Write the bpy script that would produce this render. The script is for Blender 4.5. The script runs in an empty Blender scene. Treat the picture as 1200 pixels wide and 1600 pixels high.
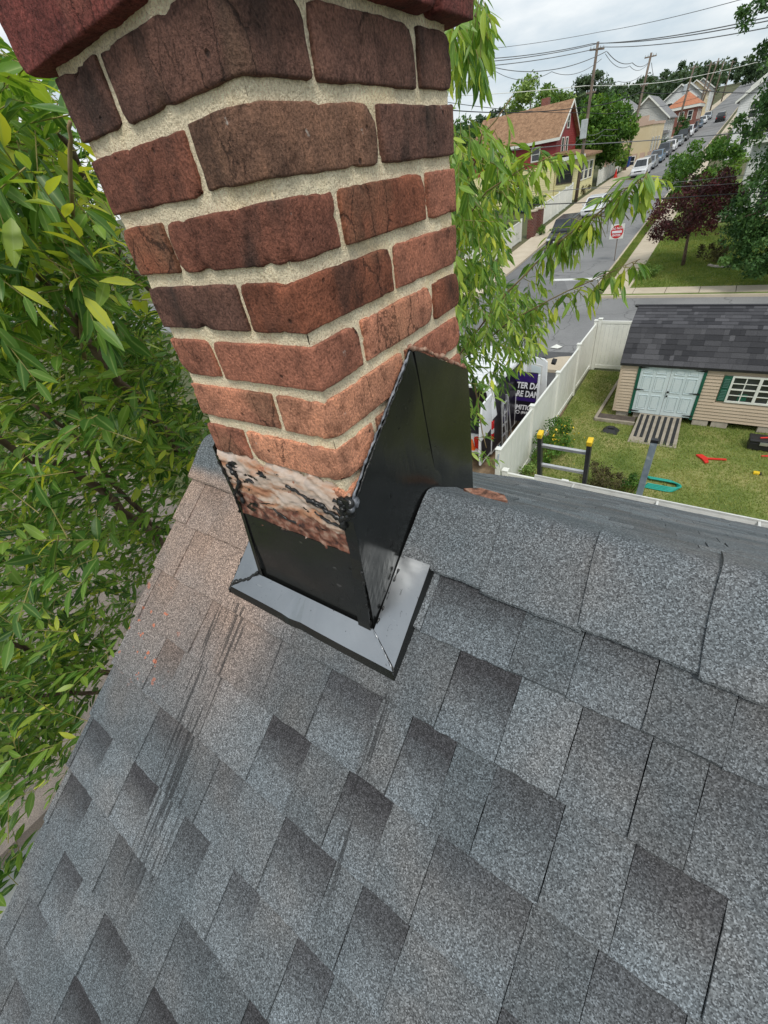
import bpy, bmesh, math, random
import numpy as np
from mathutils import Vector, Matrix, noise as mno

SC = bpy.context.scene
COL = SC.collection
R = math.radians
Z0 = 7.37                       # height of the fitted origin (top of the chimney shaft) above the yard

# ------------------------------------------------------------------ camera
RC = np.array([[0.82494357, 0.54651724, -0.14417704],
               [0.24802032, -0.57922923, -0.77651749],
               [-0.50789175, 0.60482428, -0.61337881]])      # rows: right, down, forward
CAM = np.array([0.387286, -0.379230, -0.168461 + Z0])
FPX = 648.98                    # focal length for a 1200 px wide frame
cd = bpy.data.cameras.new('camera')
cam = bpy.data.objects.new('camera', cd)
COL.objects.link(cam)
cd.sensor_fit = 'HORIZONTAL'
cd.sensor_width = 36.0
cd.lens = FPX / 1200 * 36.0
cd.clip_start = 0.02
cd.clip_end = 3000
M4 = Matrix.Identity(4)
for i in range(3):
    M4[i][0] = RC[0, i]; M4[i][1] = -RC[1, i]; M4[i][2] = -RC[2, i]; M4[i][3] = CAM[i]
cam.matrix_world = M4
SC.camera = cam

# ------------------------------------------------------------------ world, sun, exposure
SUN_EL, SUN_AZ = R(56), R(140)          # azimuth measured from +Y towards +X
w = bpy.data.worlds.new('World'); SC.world = w; w.use_nodes = True
wn = w.node_tree; wn.nodes.clear()
wo = wn.nodes.new('ShaderNodeOutputWorld')
sky = wn.nodes.new('ShaderNodeTexSky'); sky.sky_type = 'NISHITA'; sky.sun_disc = False
sky.sun_elevation = SUN_EL; sky.sun_rotation = SUN_AZ
sky.air_density = 1.2; sky.dust_density = 2.0
bg1 = wn.nodes.new('ShaderNodeBackground'); bg1.inputs['Strength'].default_value = 0.11
wn.links.new(sky.outputs[0], bg1.inputs[0])
tc = wn.nodes.new('ShaderNodeTexCoord')
mp = wn.nodes.new('ShaderNodeMapping'); mp.inputs['Scale'].default_value = (1.0, 1.0, 3.2)
wn.links.new(tc.outputs['Generated'], mp.inputs[0])
n1 = wn.nodes.new('ShaderNodeTexNoise'); n1.inputs['Scale'].default_value = 3.4; n1.inputs['Detail'].default_value = 7; n1.inputs['Roughness'].default_value = .55
wn.links.new(mp.outputs[0], n1.inputs['Vector'])
cr = wn.nodes.new('ShaderNodeValToRGB')
cr.color_ramp.elements[0].position = .40; cr.color_ramp.elements[0].color = (.56, .66, .74, 1)
cr.color_ramp.elements[1].position = .64; cr.color_ramp.elements[1].color = (.98, 1.0, 1.0, 1)
wn.links.new(n1.outputs[0], cr.inputs[0])
bg2 = wn.nodes.new('ShaderNodeBackground'); bg2.inputs['Strength'].default_value = 0.80
wn.links.new(cr.outputs[0], bg2.inputs[0])
mx = wn.nodes.new('ShaderNodeMixShader'); mx.inputs[0].default_value = 0.90      # nearly closed cloud cover
wn.links.new(bg1.outputs[0], mx.inputs[1]); wn.links.new(bg2.outputs[0], mx.inputs[2])
wn.links.new(mx.outputs[0], wo.inputs[0])
sl = bpy.data.lights.new('sun', 'SUN'); sl.energy = 1.5; sl.angle = R(16); sl.color = (1.0, .96, .90)
sun = bpy.data.objects.new('sun', sl); COL.objects.link(sun)
sd = Vector((math.sin(SUN_AZ) * math.cos(SUN_EL), math.cos(SUN_AZ) * math.cos(SUN_EL), math.sin(SUN_EL)))
sun.rotation_euler = sd.to_track_quat('Z', 'Y').to_euler()
sun.location = (0, -20, 40)
SC.render.engine = 'CYCLES'
SC.cycles.use_denoising = True
SC.cycles.max_bounces = 6
SC.cycles.transparent_max_bounces = 8
SC.view_settings.view_transform = 'Standard'
SC.view_settings.look = 'None'
SC.view_settings.exposure = 0.42
SC.view_settings.gamma = 1.0
SC.view_settings.use_curve_mapping = False

rng = np.random.default_rng(7)
rnd = random.Random(11)

# ------------------------------------------------------------------ helpers
def S(r, g, b, k=1.0):                     # sRGB 0..255 -> linear tuple
    def f(v):
        v /= 255.0
        return (v / 12.92 if v <= .04045 else ((v + .055) / 1.055) ** 2.4) * k
    return (f(r), f(g), f(b))

def ray(u, v):
    d = RC.T @ np.array([(u - 600) / FPX, (v - 800) / FPX, 1.0])
    return d / np.linalg.norm(d)
def pt(u, v, t): return CAM + ray(u, v) * t
def pix(P):
    q = (np.atleast_2d(P) - CAM) @ RC.T
    zz = np.where(np.abs(q[:, 2]) < 1e-6, 1e-6, q[:, 2])
    return np.stack([600 + FPX * q[:, 0] / zz, 800 + FPX * q[:, 1] / zz, q[:, 2]], 1)

PROF = [(-400, -.1), (-50, -.1), (14, 0), (20, .2), (28, .5), (34, .8), (60, 2.6), (90, 4.0), (150, 7.2), (260, 13.5), (420, 24), (520, 28), (900, 30)]
PY = [a for a, b in PROF]; PZ = [b for a, b in PROF]
def G(y): return float(np.interp(y, PY, PZ))

ORG = {}
def tag(o, label=None, cat=None, group=None, kind=None):
    if label: o['label'] = label
    if cat: o['category'] = cat
    if group: o['group'] = group
    if kind: o['kind'] = kind
    return o
def thing(name, loc, label, cat, group=None, rotz=0, local=False):
    o = bpy.data.objects.new(name, None); COL.objects.link(o)
    o.empty_display_size = .1
    o.location = loc; o.rotation_euler = (0, 0, rotz)
    ORG[o.name] = Vector((0, 0, 0)) if local else Vector(loc)
    return tag(o, label, cat, group)
def link(name, me, parent=None, mat=None, loc=None):
    o = bpy.data.objects.new(name, me); COL.objects.link(o)
    if parent is not None:
        o.parent = parent
        ORG[o.name] = ORG[parent.name].copy()
    else:
        ORG[o.name] = Vector((0, 0, 0))
    if loc is not None: o.location = Vector(loc) - ORG[o.name]
    if mat is not None and len(me.materials) == 0: me.materials.append(mat)
    return o
def copy_tree(o, parent=None):
    c = o.copy(); COL.objects.link(c)
    if parent is not None: c.parent = parent
    ORG[c.name] = ORG[o.name].copy()
    for ch in list(o.children): copy_tree(ch, c)
    return c

class MB:
    def __init__(s): s.v = []; s.f = []; s.a = {}
    def add(s, vs, fs, **attrs):
        b = len(s.v); s.v += [tuple(p) for p in vs]; s.f += [tuple(i + b for i in f) for f in fs]
        for k, val in attrs.items():
            s.a.setdefault(k, [])
            s.a[k] += [0.0] * (b - len(s.a[k])) + (list(val) if hasattr(val, '__len__') else [val] * len(vs))
        return s
    def box(s, x0, x1, y0, y1, z0, z1, **at):
        return s.add([(x0,y0,z0),(x1,y0,z0),(x1,y1,z0),(x0,y1,z0),(x0,y0,z1),(x1,y0,z1),(x1,y1,z1),(x0,y1,z1)],
              [(0,3,2,1),(4,5,6,7),(0,1,5,4),(1,2,6,5),(2,3,7,6),(3,0,4,7)], **at)
    def bar(s, p, q, wx, wz, up=(0, 0, 1)):          # box beam between two points
        p = Vector(p); q = Vector(q); d = (q - p).normalized(); u = Vector(up)
        a = d.cross(u)
        if a.length < 1e-4: a = d.cross(Vector((1, 0, 0)))
        a.normalize(); b = a.cross(d).normalized()
        a *= wx / 2; b *= wz / 2
        return s.add([p-a-b, p+a-b, p+a+b, p-a+b, q-a-b, q+a-b, q+a+b, q-a+b],
              [(0,1,2,3),(7,6,5,4),(0,4,5,1),(1,5,6,2),(2,6,7,3),(3,7,4,0)])
    def tube(s, pts, rad, n=6, caps=True):
        pts = [Vector(p) for p in pts]
        if not hasattr(rad, '__len__'): rad = [rad] * len(pts)
        vs = []; fs = []; prev = None
        for i, p in enumerate(pts):
            d = (pts[min(i+1, len(pts)-1)] - pts[max(i-1, 0)])
            if d.length < 1e-9: d = Vector((0, 0, 1))
            d.normalize()
            a = prev - d * prev.dot(d) if prev is not None else d.cross(Vector((0, 0, 1)) if abs(d.z) < .9 else Vector((1, 0, 0)))
            if a.length < 1e-6: a = d.orthogonal()
            a.normalize(); b = d.cross(a); prev = a
            for k in range(n):
                t = 2 * math.pi * k / n
                vs.append(p + (a * math.cos(t) + b * math.sin(t)) * rad[i])
        for i in range(len(pts) - 1):
            for k in range(n):
                k2 = (k + 1) % n
                fs.append((i*n+k, i*n+k2, (i+1)*n+k2, (i+1)*n+k))
        if caps:
            fs.append(tuple(range(n-1, -1, -1))); fs.append(tuple(range((len(pts)-1)*n, len(pts)*n)))
        return s.add(vs, fs)
    def prism(s, poly, axis, a0, a1):                # poly in the plane across 'axis'
        n = len(poly)
        def P(p, a):
            return {'x': (a, p[0], p[1]), 'y': (p[0], a, p[1]), 'z': (p[0], p[1], a)}[axis]
        vs = [P(p, a0) for p in poly] + [P(p, a1) for p in poly]
        fs = [tuple(range(n-1, -1, -1)), tuple(range(n, 2*n))] + [(i, (i+1) % n, n+(i+1) % n, n+i) for i in range(n)]
        return s.add(vs, fs)
    def mesh(s, name, org=Vector((0, 0, 0)), fix=True):
        me = bpy.data.meshes.new(name)
        me.from_pydata([(x-org[0], y-org[1], z-org[2]) for x, y, z in s.v], [], s.f)
        for k, val in s.a.items():
            at = me.attributes.new(k, 'FLOAT', 'POINT')
            at.data.foreach_set('value', list(val) + [0.0] * (len(s.v) - len(val)))
        if fix:
            bm = bmesh.new(); bm.from_mesh(me); bmesh.ops.recalc_face_normals(bm, faces=bm.faces); bm.to_mesh(me); bm.free()
        return me
    def build(s, name, mat, parent=None, smooth=False, bevel=0, seg=2, kind=None):
        org = ORG[parent.name] if parent is not None else Vector((0, 0, 0))
        me = s.mesh(name, org)
        if smooth: me.shade_smooth()
        o = link(name, me, parent, mat)
        if bevel:
            b = o.modifiers.new('bevel', 'BEVEL'); b.width = bevel; b.segments = seg; b.limit_method = 'ANGLE'
        if kind: o['kind'] = kind
        return o
def bx(name, mat, parent, x0, x1, y0, y1, z0, z1, bevel=0):
    return MB().box(x0, x1, y0, y1, z0, z1).build(name, mat, parent, bevel=bevel)

def npmesh(name, V, F, mat, parent=None, attrs=None, smooth=False, kind=None):
    V = np.asarray(V, np.float32).reshape(-1, 3)
    if parent is not None: V = V - np.array(ORG[parent.name], np.float32)
    me = bpy.data.meshes.new(name)
    me.vertices.add(len(V)); me.vertices.foreach_set('co', V.ravel())
    if not isinstance(F, (list, tuple)): F = [F]
    loops = np.concatenate([f.ravel() for f in F]).astype(np.int32)
    tot = np.concatenate([np.full(len(f), f.shape[1]) for f in F])
    st = np.concatenate([[0], np.cumsum(tot)[:-1]]).astype(np.int32)
    me.loops.add(len(loops)); me.loops.foreach_set('vertex_index', loops)
    me.polygons.add(len(st)); me.polygons.foreach_set('loop_start', st)
    me.update(calc_edges=True)
    for k, a in (attrs or {}).items():
        at = me.attributes.new(k, 'FLOAT', 'POINT'); at.data.foreach_set('value', np.asarray(a, np.float32))
    if smooth: me.shade_smooth()
    o = link(name, me, parent, mat)
    if kind: o['kind'] = kind
    return o

# ------------------------------------------------------------------ materials
def new_mat(name):
    m = bpy.data.materials.new(name); m.use_nodes = True
    return m, m.node_tree, m.node_tree.nodes['Principled BSDF']
def nd(nt, typ, vals=None, props=None, **links):
    n = nt.nodes.new('ShaderNode' + typ)
    for k, v in (props or {}).items(): setattr(n, k, v)
    for k, v in (vals or {}).items(): n.inputs[k].default_value = v
    for k, so in links.items():
        key = int(k[1:]) if k[0] == '_' else k
        if isinstance(so, (int, float)): n.inputs[key].default_value = so
        else: nt.links.new(so, n.inputs[key])
    return n
def ramp(nt, fac, stops):
    r = nt.nodes.new('ShaderNodeValToRGB'); e = r.color_ramp.elements
    while len(e) < len(stops): e.new(.5)
    for i, (p, c) in enumerate(stops):
        e[i].position = p; e[i].color = (*c, 1) if len(c) == 3 else c
    nt.links.new(fac, r.inputs[0]); return r.outputs[0]
def fmath(nt, op, a, b=None, clamp=False):
    n = nt.nodes.new('ShaderNodeMath'); n.operation = op; n.use_clamp = clamp
    for i, x in enumerate((a, b)):
        if x is None: continue
        if isinstance(x, (int, float)): n.inputs[i].default_value = x
        else: nt.links.new(x, n.inputs[i])
    return n.outputs[0]
def mixc(nt, fac, a, b, mode='MIX'):
    n = nt.nodes.new('ShaderNodeMix'); n.data_type = 'RGBA'; n.blend_type = mode
    for key, x in ((0, fac), (6, a), (7, b)):
        if isinstance(x, (int, float)): n.inputs[key].default_value = x
        elif isinstance(x, tuple): n.inputs[key].default_value = (*x, 1)
        else: nt.links.new(x, n.inputs[key])
    return n.outputs[2]
def coords(nt, kind, stretch=None):
    if kind == 'pos': so = nd(nt, 'NewGeometry').outputs['Position']
    else: so = nd(nt, 'TexCoord').outputs['Object']
    if kind == 'objrnd':
        oi = nd(nt, 'ObjectInfo')
        v = nd(nt, 'VectorMath', props={'operation': 'SCALE'}); v.inputs[0].default_value = (13.1, 7.7, 21.3)
        nt.links.new(oi.outputs['Random'], v.inputs['Scale'])
        so = nd(nt, 'VectorMath', props={'operation': 'ADD'}, _0=so, _1=v.outputs[0]).outputs[0]
    if stretch:
        so = nd(nt, 'Mapping', {'Scale': stretch}, Vector=so).outputs[0]
    return so
def pmat(name, cols, scale=4, rough=.8, bump=0, bscale=60, metal=0, spec=.5, rndv=0, coord='objrnd', detail=5, stretch=None, lo=.32, hi=.68, fine=0):
    m, nt, b = new_mat(name)
    so = coords(nt, coord, stretch)
    n = nd(nt, 'TexNoise', {'Scale': scale, 'Detail': detail, 'Roughness': .6}, Vector=so)
    k = len(cols)
    c = ramp(nt, n.outputs[0], [(lo + (hi - lo) * i / max(1, k - 1), cc) for i, cc in enumerate(cols)]) if k > 1 else None
    if c is None:
        c = ramp(nt, n.outputs[0], [(lo, tuple(x * .86 for x in cols[0])), (hi, tuple(min(1, x * 1.1) for x in cols[0]))])
    if fine:
        f = nd(nt, 'TexNoise', {'Scale': bscale, 'Detail': 3}, Vector=so)
        c = mixc(nt, 1.0, c, ramp(nt, f.outputs[0], [(.3, (1-fine,)*3), (.7, (1+fine,)*3)]), 'MULTIPLY')
    if rndv:
        oi = nd(nt, 'ObjectInfo')
        mr = nd(nt, 'MapRange', {'To Min': 1-rndv, 'To Max': 1+rndv}, Value=oi.outputs['Random'])
        cc = nd(nt, 'CombineColor', Red=mr.outputs[0], Green=mr.outputs[0], Blue=mr.outputs[0])
        c = mixc(nt, 1.0, c, cc.outputs[0], 'MULTIPLY')
    nt.links.new(c, b.inputs['Base Color'])
    b.inputs['Roughness'].default_value = rough
    b.inputs['Metallic'].default_value = metal
    b.inputs['Specular IOR Level'].default_value = spec
    if bump:
        bn = nd(nt, 'TexNoise', {'Scale': bscale, 'Detail': 4}, Vector=so)
        bp = nd(nt, 'Bump', {'Strength': bump, 'Distance': .3 / bscale}, Height=bn.outputs[0])
        nt.links.new(bp.outputs[0], b.inputs['Normal'])
    return m
def leaf_mat(name, cols, trans=.35, rough=.5, midrib=None):
    m, nt, b = new_mat(name)
    a = nd(nt, 'Attribute', props={'attribute_name': 'lc'})
    c = ramp(nt, a.outputs['Fac'], [(i / (len(cols) - 1), cc) for i, cc in enumerate(cols)])
    if midrib:
        mi = nd(nt, 'Attribute', props={'attribute_name': 'mid'})
        f = fmath(nt, 'POWER', mi.outputs['Fac'], 9.0)
        c = mixc(nt, fmath(nt, 'MULTIPLY', f, .55), c, midrib)
    nt.links.new(c, b.inputs['Base Color']); b.inputs['Roughness'].default_value = rough
    b.inputs['Specular IOR Level'].default_value = .4
    tr = nd(nt, 'BsdfTranslucent')
    br = mixc(nt, 1.0, c, (1.25, 1.2, .45), 'MULTIPLY')
    nt.links.new(br, tr.inputs[0])
    ms = nd(nt, 'MixShader', {0: trans})
    nt.links.new(b.outputs[0], ms.inputs[1]); nt.links.new(tr.outputs[0], ms.inputs[2])
    nt.links.new(ms.outputs[0], nt.nodes['Material Output'].inputs[0])
    return m

def make_brick_mat():
    m, nt, b = new_mat('weathered_brick')
    so = coords(nt, 'objrnd')
    oi = nd(nt, 'ObjectInfo')
    base = oi.outputs['Color']
    n1 = nd(nt, 'TexNoise', {'Scale': 11, 'Detail': 5, 'Roughness': .62}, Vector=so)
    c = mixc(nt, 1.0, base, ramp(nt, n1.outputs[0], [(.30, (.50, .51, .53)), (.5, (1, 1, 1)), (.72, (1.40, 1.34, 1.28))]), 'MULTIPLY')
    # bands of kiln colour across the brick
    wv = nd(nt, 'TexNoise', {'Scale': 1.0, 'Detail': 3}, Vector=nd(nt, 'Mapping', {'Scale': (16, 16, 5)}, Vector=so).outputs[0])
    dark = ramp(nt, wv.outputs[0], [(.52, (0, 0, 0)), (.68, (1, 1, 1))])
    oa = nd(nt, 'Attribute', props={'attribute_name': 'soot', 'attribute_type': 'OBJECT'})
    c = mixc(nt, fmath(nt, 'MULTIPLY', dark, oa.outputs['Fac']), c, (.035, .026, .022))
    n2 = nd(nt, 'TexNoise', {'Scale': 6, 'Detail': 4}, Vector=nd(nt, 'Mapping', {'Location': (3, 9, 4)}, Vector=so).outputs[0])
    c = mixc(nt, fmath(nt, 'MULTIPLY', ramp(nt, n2.outputs[0], [(.56, (0, 0, 0)), (.72, (1, 1, 1))]), .5), c, (.20, .125, .075))
    n3 = nd(nt, 'TexNoise', {'Scale': 300, 'Detail': 3, 'Roughness': .7}, Vector=so)
    c = mixc(nt, 1.0, c, ramp(nt, n3.outputs[0], [(.30, (.48, .48, .48)), (.70, (1.55, 1.55, 1.55))]), 'MULTIPLY')
    n5 = nd(nt, 'TexNoise', {'Scale': 48, 'Detail': 6, 'Roughness': .72}, Vector=nd(nt, 'Mapping', {'Location': (5, 2, 8)}, Vector=so).outputs[0])
    c = mixc(nt, 1.0, c, ramp(nt, n5.outputs[0], [(.34, (.55, .53, .52)), (.47, (1, 1, 1)), (.70, (1.18, 1.16, 1.12))]), 'MULTIPLY')
    # hairline cracks running up the face
    ck = nd(nt, 'TexVoronoi', {'Scale': 1.0}, {'feature': 'DISTANCE_TO_EDGE'}, Vector=nd(nt, 'Mapping', {'Scale': (26, 26, 7)}, Vector=nd(nt, 'VectorMath', props={'operation': 'ADD'}, _0=so, _1=nd(nt, 'VectorMath', {1: (.02, .02, .02)}, {'operation': 'MULTIPLY'}, _0=n5.outputs['Color']).outputs[0]).outputs[0]).outputs[0])
    ckm = fmath(nt, 'MULTIPLY', ramp(nt, ck.outputs['Distance'], [(.0, (1, 1, 1)), (.022, (0, 0, 0))]), ramp(nt, n2.outputs[0], [(.50, (0, 0, 0)), (.58, (1, 1, 1))]))
    c = mixc(nt, fmath(nt, 'MULTIPLY', ckm, .7), c, (.02, .014, .012))
    # small pits
    vo = nd(nt, 'TexVoronoi', {'Scale': 34}, Vector=so)
    pit = ramp(nt, vo.outputs['Distance'], [(.05, (1, 1, 1)), (.13, (0, 0, 0))])
    pn = ramp(nt, nd(nt, 'TexNoise', {'Scale': 14}, Vector=so).outputs[0], [(.50, (0, 0, 0)), (.56, (1, 1, 1))])
    pits = fmath(nt, 'MULTIPLY', pit, pn)
    c = mixc(nt, fmath(nt, 'MULTIPLY', pits, .75), c, (.02, .014, .012))
    # lime flecks
    vf = nd(nt, 'TexNoise', {'Scale': 60, 'Detail': 3}, Vector=so)
    c = mixc(nt, ramp(nt, vf.outputs[0], [(.73, (0, 0, 0)), (.78, (.7, .7, .7))]), c, (.5, .45, .4))
    nt.links.new(c, b.inputs['Base Color'])
    b.inputs['Roughness'].default_value = .88; b.inputs['Specular IOR Level'].default_value = .25
    h = fmath(nt, 'ADD', fmath(nt, 'MULTIPLY', n3.outputs[0], .6), fmath(nt, 'MULTIPLY', n5.outputs[0], 1.2))
    h = fmath(nt, 'SUBTRACT', h, fmath(nt, 'MULTIPLY', ckm, .6))
    h = fmath(nt, 'SUBTRACT', h, pits)
    bp = nd(nt, 'Bump', {'Strength': .8, 'Distance': .004}, Height=h)
    nt.links.new(bp.outputs[0], b.inputs['Normal'])
    return m
def make_mortar_mat():
    m, nt, b = new_mat('old_mortar')
    so = coords(nt, 'pos')
    n1 = nd(nt, 'TexNoise', {'Scale': 9, 'Detail': 5, 'Roughness': .65}, Vector=so)
    c = ramp(nt, n1.outputs[0], [(.28, S(222, 207, 178)), (.5, S(246, 231, 200)), (.7, S(248, 227, 186))])
    n2 = nd(nt, 'TexNoise', {'Scale': 330, 'Detail': 4, 'Roughness': .7}, Vector=so)
    c = mixc(nt, 1.0, c, ramp(nt, n2.outputs[0], [(.30, (.66, .64, .60)), (.58, (1.25, 1.25, 1.25))]), 'MULTIPLY')
    vo = nd(nt, 'TexVoronoi', {'Scale': 70}, {'feature': 'DISTANCE_TO_EDGE'}, Vector=so)
    n3 = nd(nt, 'TexNoise', {'Scale': 16}, Vector=so)
    cm = fmath(nt, 'MULTIPLY', ramp(nt, vo.outputs['Distance'], [(.0, (1, 1, 1)), (.07, (0, 0, 0))]), ramp(nt, n3.outputs[0], [(.48, (0, 0, 0)), (.6, (1, 1, 1))]))
    c = mixc(nt, fmath(nt, 'MULTIPLY', cm, .05), c, (.22, .19, .16))
    # lichen grey staining
    n4 = nd(nt, 'TexNoise', {'Scale': 5, 'Detail': 6, 'Roughness': .7}, Vector=nd(nt, 'Mapping', {'Location': (4, 1, 7)}, Vector=so).outputs[0])
    c = mixc(nt, fmath(nt, 'MULTIPLY', ramp(nt, n4.outputs[0], [(.58, (0, 0, 0)), (.72, (1, 1, 1))]), .42), c, (.24, .22, .17))
    nt.links.new(c, b.inputs['Base Color']); b.inputs['Roughness'].default_value = .95; b.inputs['Specular IOR Level'].default_value = .15
    h = fmath(nt, 'SUBTRACT', n2.outputs[0], fmath(nt, 'MULTIPLY', cm, .12))
    nt.links.new(nd(nt, 'Bump', {'Strength': 1.0, 'Distance': .005}, Height=h).outputs[0], b.inputs['Normal'])
    return m
def granules(nt, so, sc=520):
    vo = nd(nt, 'TexVoronoi', {'Scale': sc}, Vector=so)
    g = ramp(nt, nd(nt, 'SeparateColor', Color=vo.outputs['Color']).outputs[0], [(.0, (.30, .30, .31)), (.42, (.78, .78, .78)), (.80, (1.28, 1.28, 1.28)), (1.0, (2.15, 2.17, 2.2))])
    return g, vo
def make_shingle_mat():
    m, nt, b = new_mat('asphalt_shingle_granules')
    so = coords(nt, 'pos')
    g, vo = granules(nt, so, 560)
    tone = nd(nt, 'Attribute', props={'attribute_name': 'tone'}).outputs['Fac']
    gap = nd(nt, 'Attribute', props={'attribute_name': 'gap'}).outputs['Fac']
    vv = nd(nt, 'Attribute', props={'attribute_name': 'v'}).outputs['Fac']
    big = nd(nt, 'TexNoise', {'Scale': 5.5, 'Detail': 4}, Vector=so)
    c = ramp(nt, big.outputs[0], [(.3, (.108, .126, .136)), (.5, (.122, .134, .141)), (.7, (.140, .139, .137))])
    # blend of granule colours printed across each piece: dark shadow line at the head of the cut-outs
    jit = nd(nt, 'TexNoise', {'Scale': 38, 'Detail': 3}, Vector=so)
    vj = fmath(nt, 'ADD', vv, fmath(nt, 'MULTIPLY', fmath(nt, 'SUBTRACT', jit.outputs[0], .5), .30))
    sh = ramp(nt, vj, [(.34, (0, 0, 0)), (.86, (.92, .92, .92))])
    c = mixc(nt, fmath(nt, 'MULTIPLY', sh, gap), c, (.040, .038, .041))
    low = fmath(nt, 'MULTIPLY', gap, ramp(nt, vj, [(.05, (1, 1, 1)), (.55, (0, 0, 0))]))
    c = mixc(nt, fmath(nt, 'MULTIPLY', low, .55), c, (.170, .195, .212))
    tn = nd(nt, 'CombineColor', Red=tone, Green=tone, Blue=tone)
    c = mixc(nt, 1.0, c, tn.outputs[0], 'MULTIPLY')
    c = mixc(nt, 1.0, c, g, 'MULTIPLY')
    # stains, in metres on the roof
    sp = nd(nt, 'SeparateXYZ', Vector=so)
    X, Y = sp.outputs[0], sp.outputs[1]
    def win(x, a, b_, c_, d):
        up = nd(nt, 'MapRange', {'From Min': a, 'From Max': b_}, {'interpolation_type': 'SMOOTHSTEP'}, Value=x).outputs[0]
        dn = nd(nt, 'MapRange', {'From Min': c_, 'From Max': d, 'To Min': 1.0, 'To Max': 0.0}, {'interpolation_type': 'SMOOTHSTEP'}, Value=x).outputs[0]
        return fmath(nt, 'MULTIPLY', up, dn)
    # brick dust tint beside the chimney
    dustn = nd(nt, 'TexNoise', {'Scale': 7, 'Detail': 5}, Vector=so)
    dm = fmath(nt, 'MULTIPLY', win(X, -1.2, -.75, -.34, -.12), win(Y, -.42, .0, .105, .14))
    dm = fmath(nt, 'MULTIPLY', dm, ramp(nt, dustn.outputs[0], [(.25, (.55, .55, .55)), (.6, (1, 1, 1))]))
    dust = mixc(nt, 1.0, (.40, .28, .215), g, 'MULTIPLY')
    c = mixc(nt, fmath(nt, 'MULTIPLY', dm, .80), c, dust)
    # drips of roofing tar running down the slope
    def streak(x0, x1, ytop, ybot, sx, off, thr):
        skew = fmath(nt, 'ADD', X, fmath(nt, 'MULTIPLY', Y, off))
        cv = nd(nt, 'CombineXYZ', X=skew, Y=fmath(nt, 'MULTIPLY', Y, .035), Z=.3)
        n = nd(nt, 'TexNoise', {'Scale': sx, 'Detail': 3, 'Distortion': .5}, Vector=cv.outputs[0])
        k = ramp(nt, n.outputs[0], [(thr, (0, 0, 0)), (thr + .035, (1, 1, 1))])
        k = fmath(nt, 'MULTIPLY', k, win(skew, x0, x0 + .015, x1 - .015, x1))
        return fmath(nt, 'MULTIPLY', k, win(Y, ybot, ybot + .12, ytop - .01, ytop))
    s1 = fmath(nt, 'MAXIMUM', streak(-.455, -.318, -.085, -.66, 135, .079, .545), fmath(nt, 'MULTIPLY', streak(-.42, -.36, -.50, -1.05, 100, .079, .53), .5))
    s2 = streak(-.25, -.195, -.085, -.27, 140, .079, .55)
    s3 = streak(.048, .094, -.095, -.44, 150, .076, .53)
    st = fmath(nt, 'MAXIMUM', s1, fmath(nt, 'MAXIMUM', s2, s3))
    c = mixc(nt, fmath(nt, 'MULTIPLY', st, .66), c, (.014, .014, .015))
    # orange brick crumbs
    vs = nd(nt, 'TexNoise', {'Scale': 42, 'Detail': 2}, Vector=so)
    om = fmath(nt, 'MULTIPLY', ramp(nt, vs.outputs[0], [(.655, (0, 0, 0)), (.68, (1, 1, 1))]), fmath(nt, 'MULTIPLY', win(X, -.80, -.72, -.58, -.48), win(Y, -.36, -.30, -.20, -.10)))
    c = mixc(nt, fmath(nt, 'MULTIPLY', om, .85), c, (.55, .17, .09))
    nt.links.new(c, b.inputs['Base Color'])
    b.inputs['Roughness'].default_value = .78; b.inputs['Specular IOR Level'].default_value = .35
    nt.links.new(nd(nt, 'Bump', {'Strength': .5, 'Distance': .0015}, Height=vo.outputs['Distance']).outputs[0], b.inputs['Normal'])
    return m
def make_far_shingle_mat(name, c1, c2):
    m, nt, b = new_mat(name)
    so = coords(nt, 'pos')
    oi = nd(nt, 'ObjectInfo')
    t = nd(nt, 'Attribute', props={'attribute_name': 'tone'}).outputs['Fac']
    c = mixc(nt, t, c1, c2)
    n = nd(nt, 'TexNoise', {'Scale': 60, 'Detail': 4}, Vector=so)
    c = mixc(nt, 1.0, c, ramp(nt, n.outputs[0], [(.3, (.75,)*3), (.7, (1.25,)*3)]), 'MULTIPLY')
    nt.links.new(c, b.inputs['Base Color']); b.inputs['Roughness'].default_value = .85; b.inputs['Specular IOR Level'].default_value = .25
    return m
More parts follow.
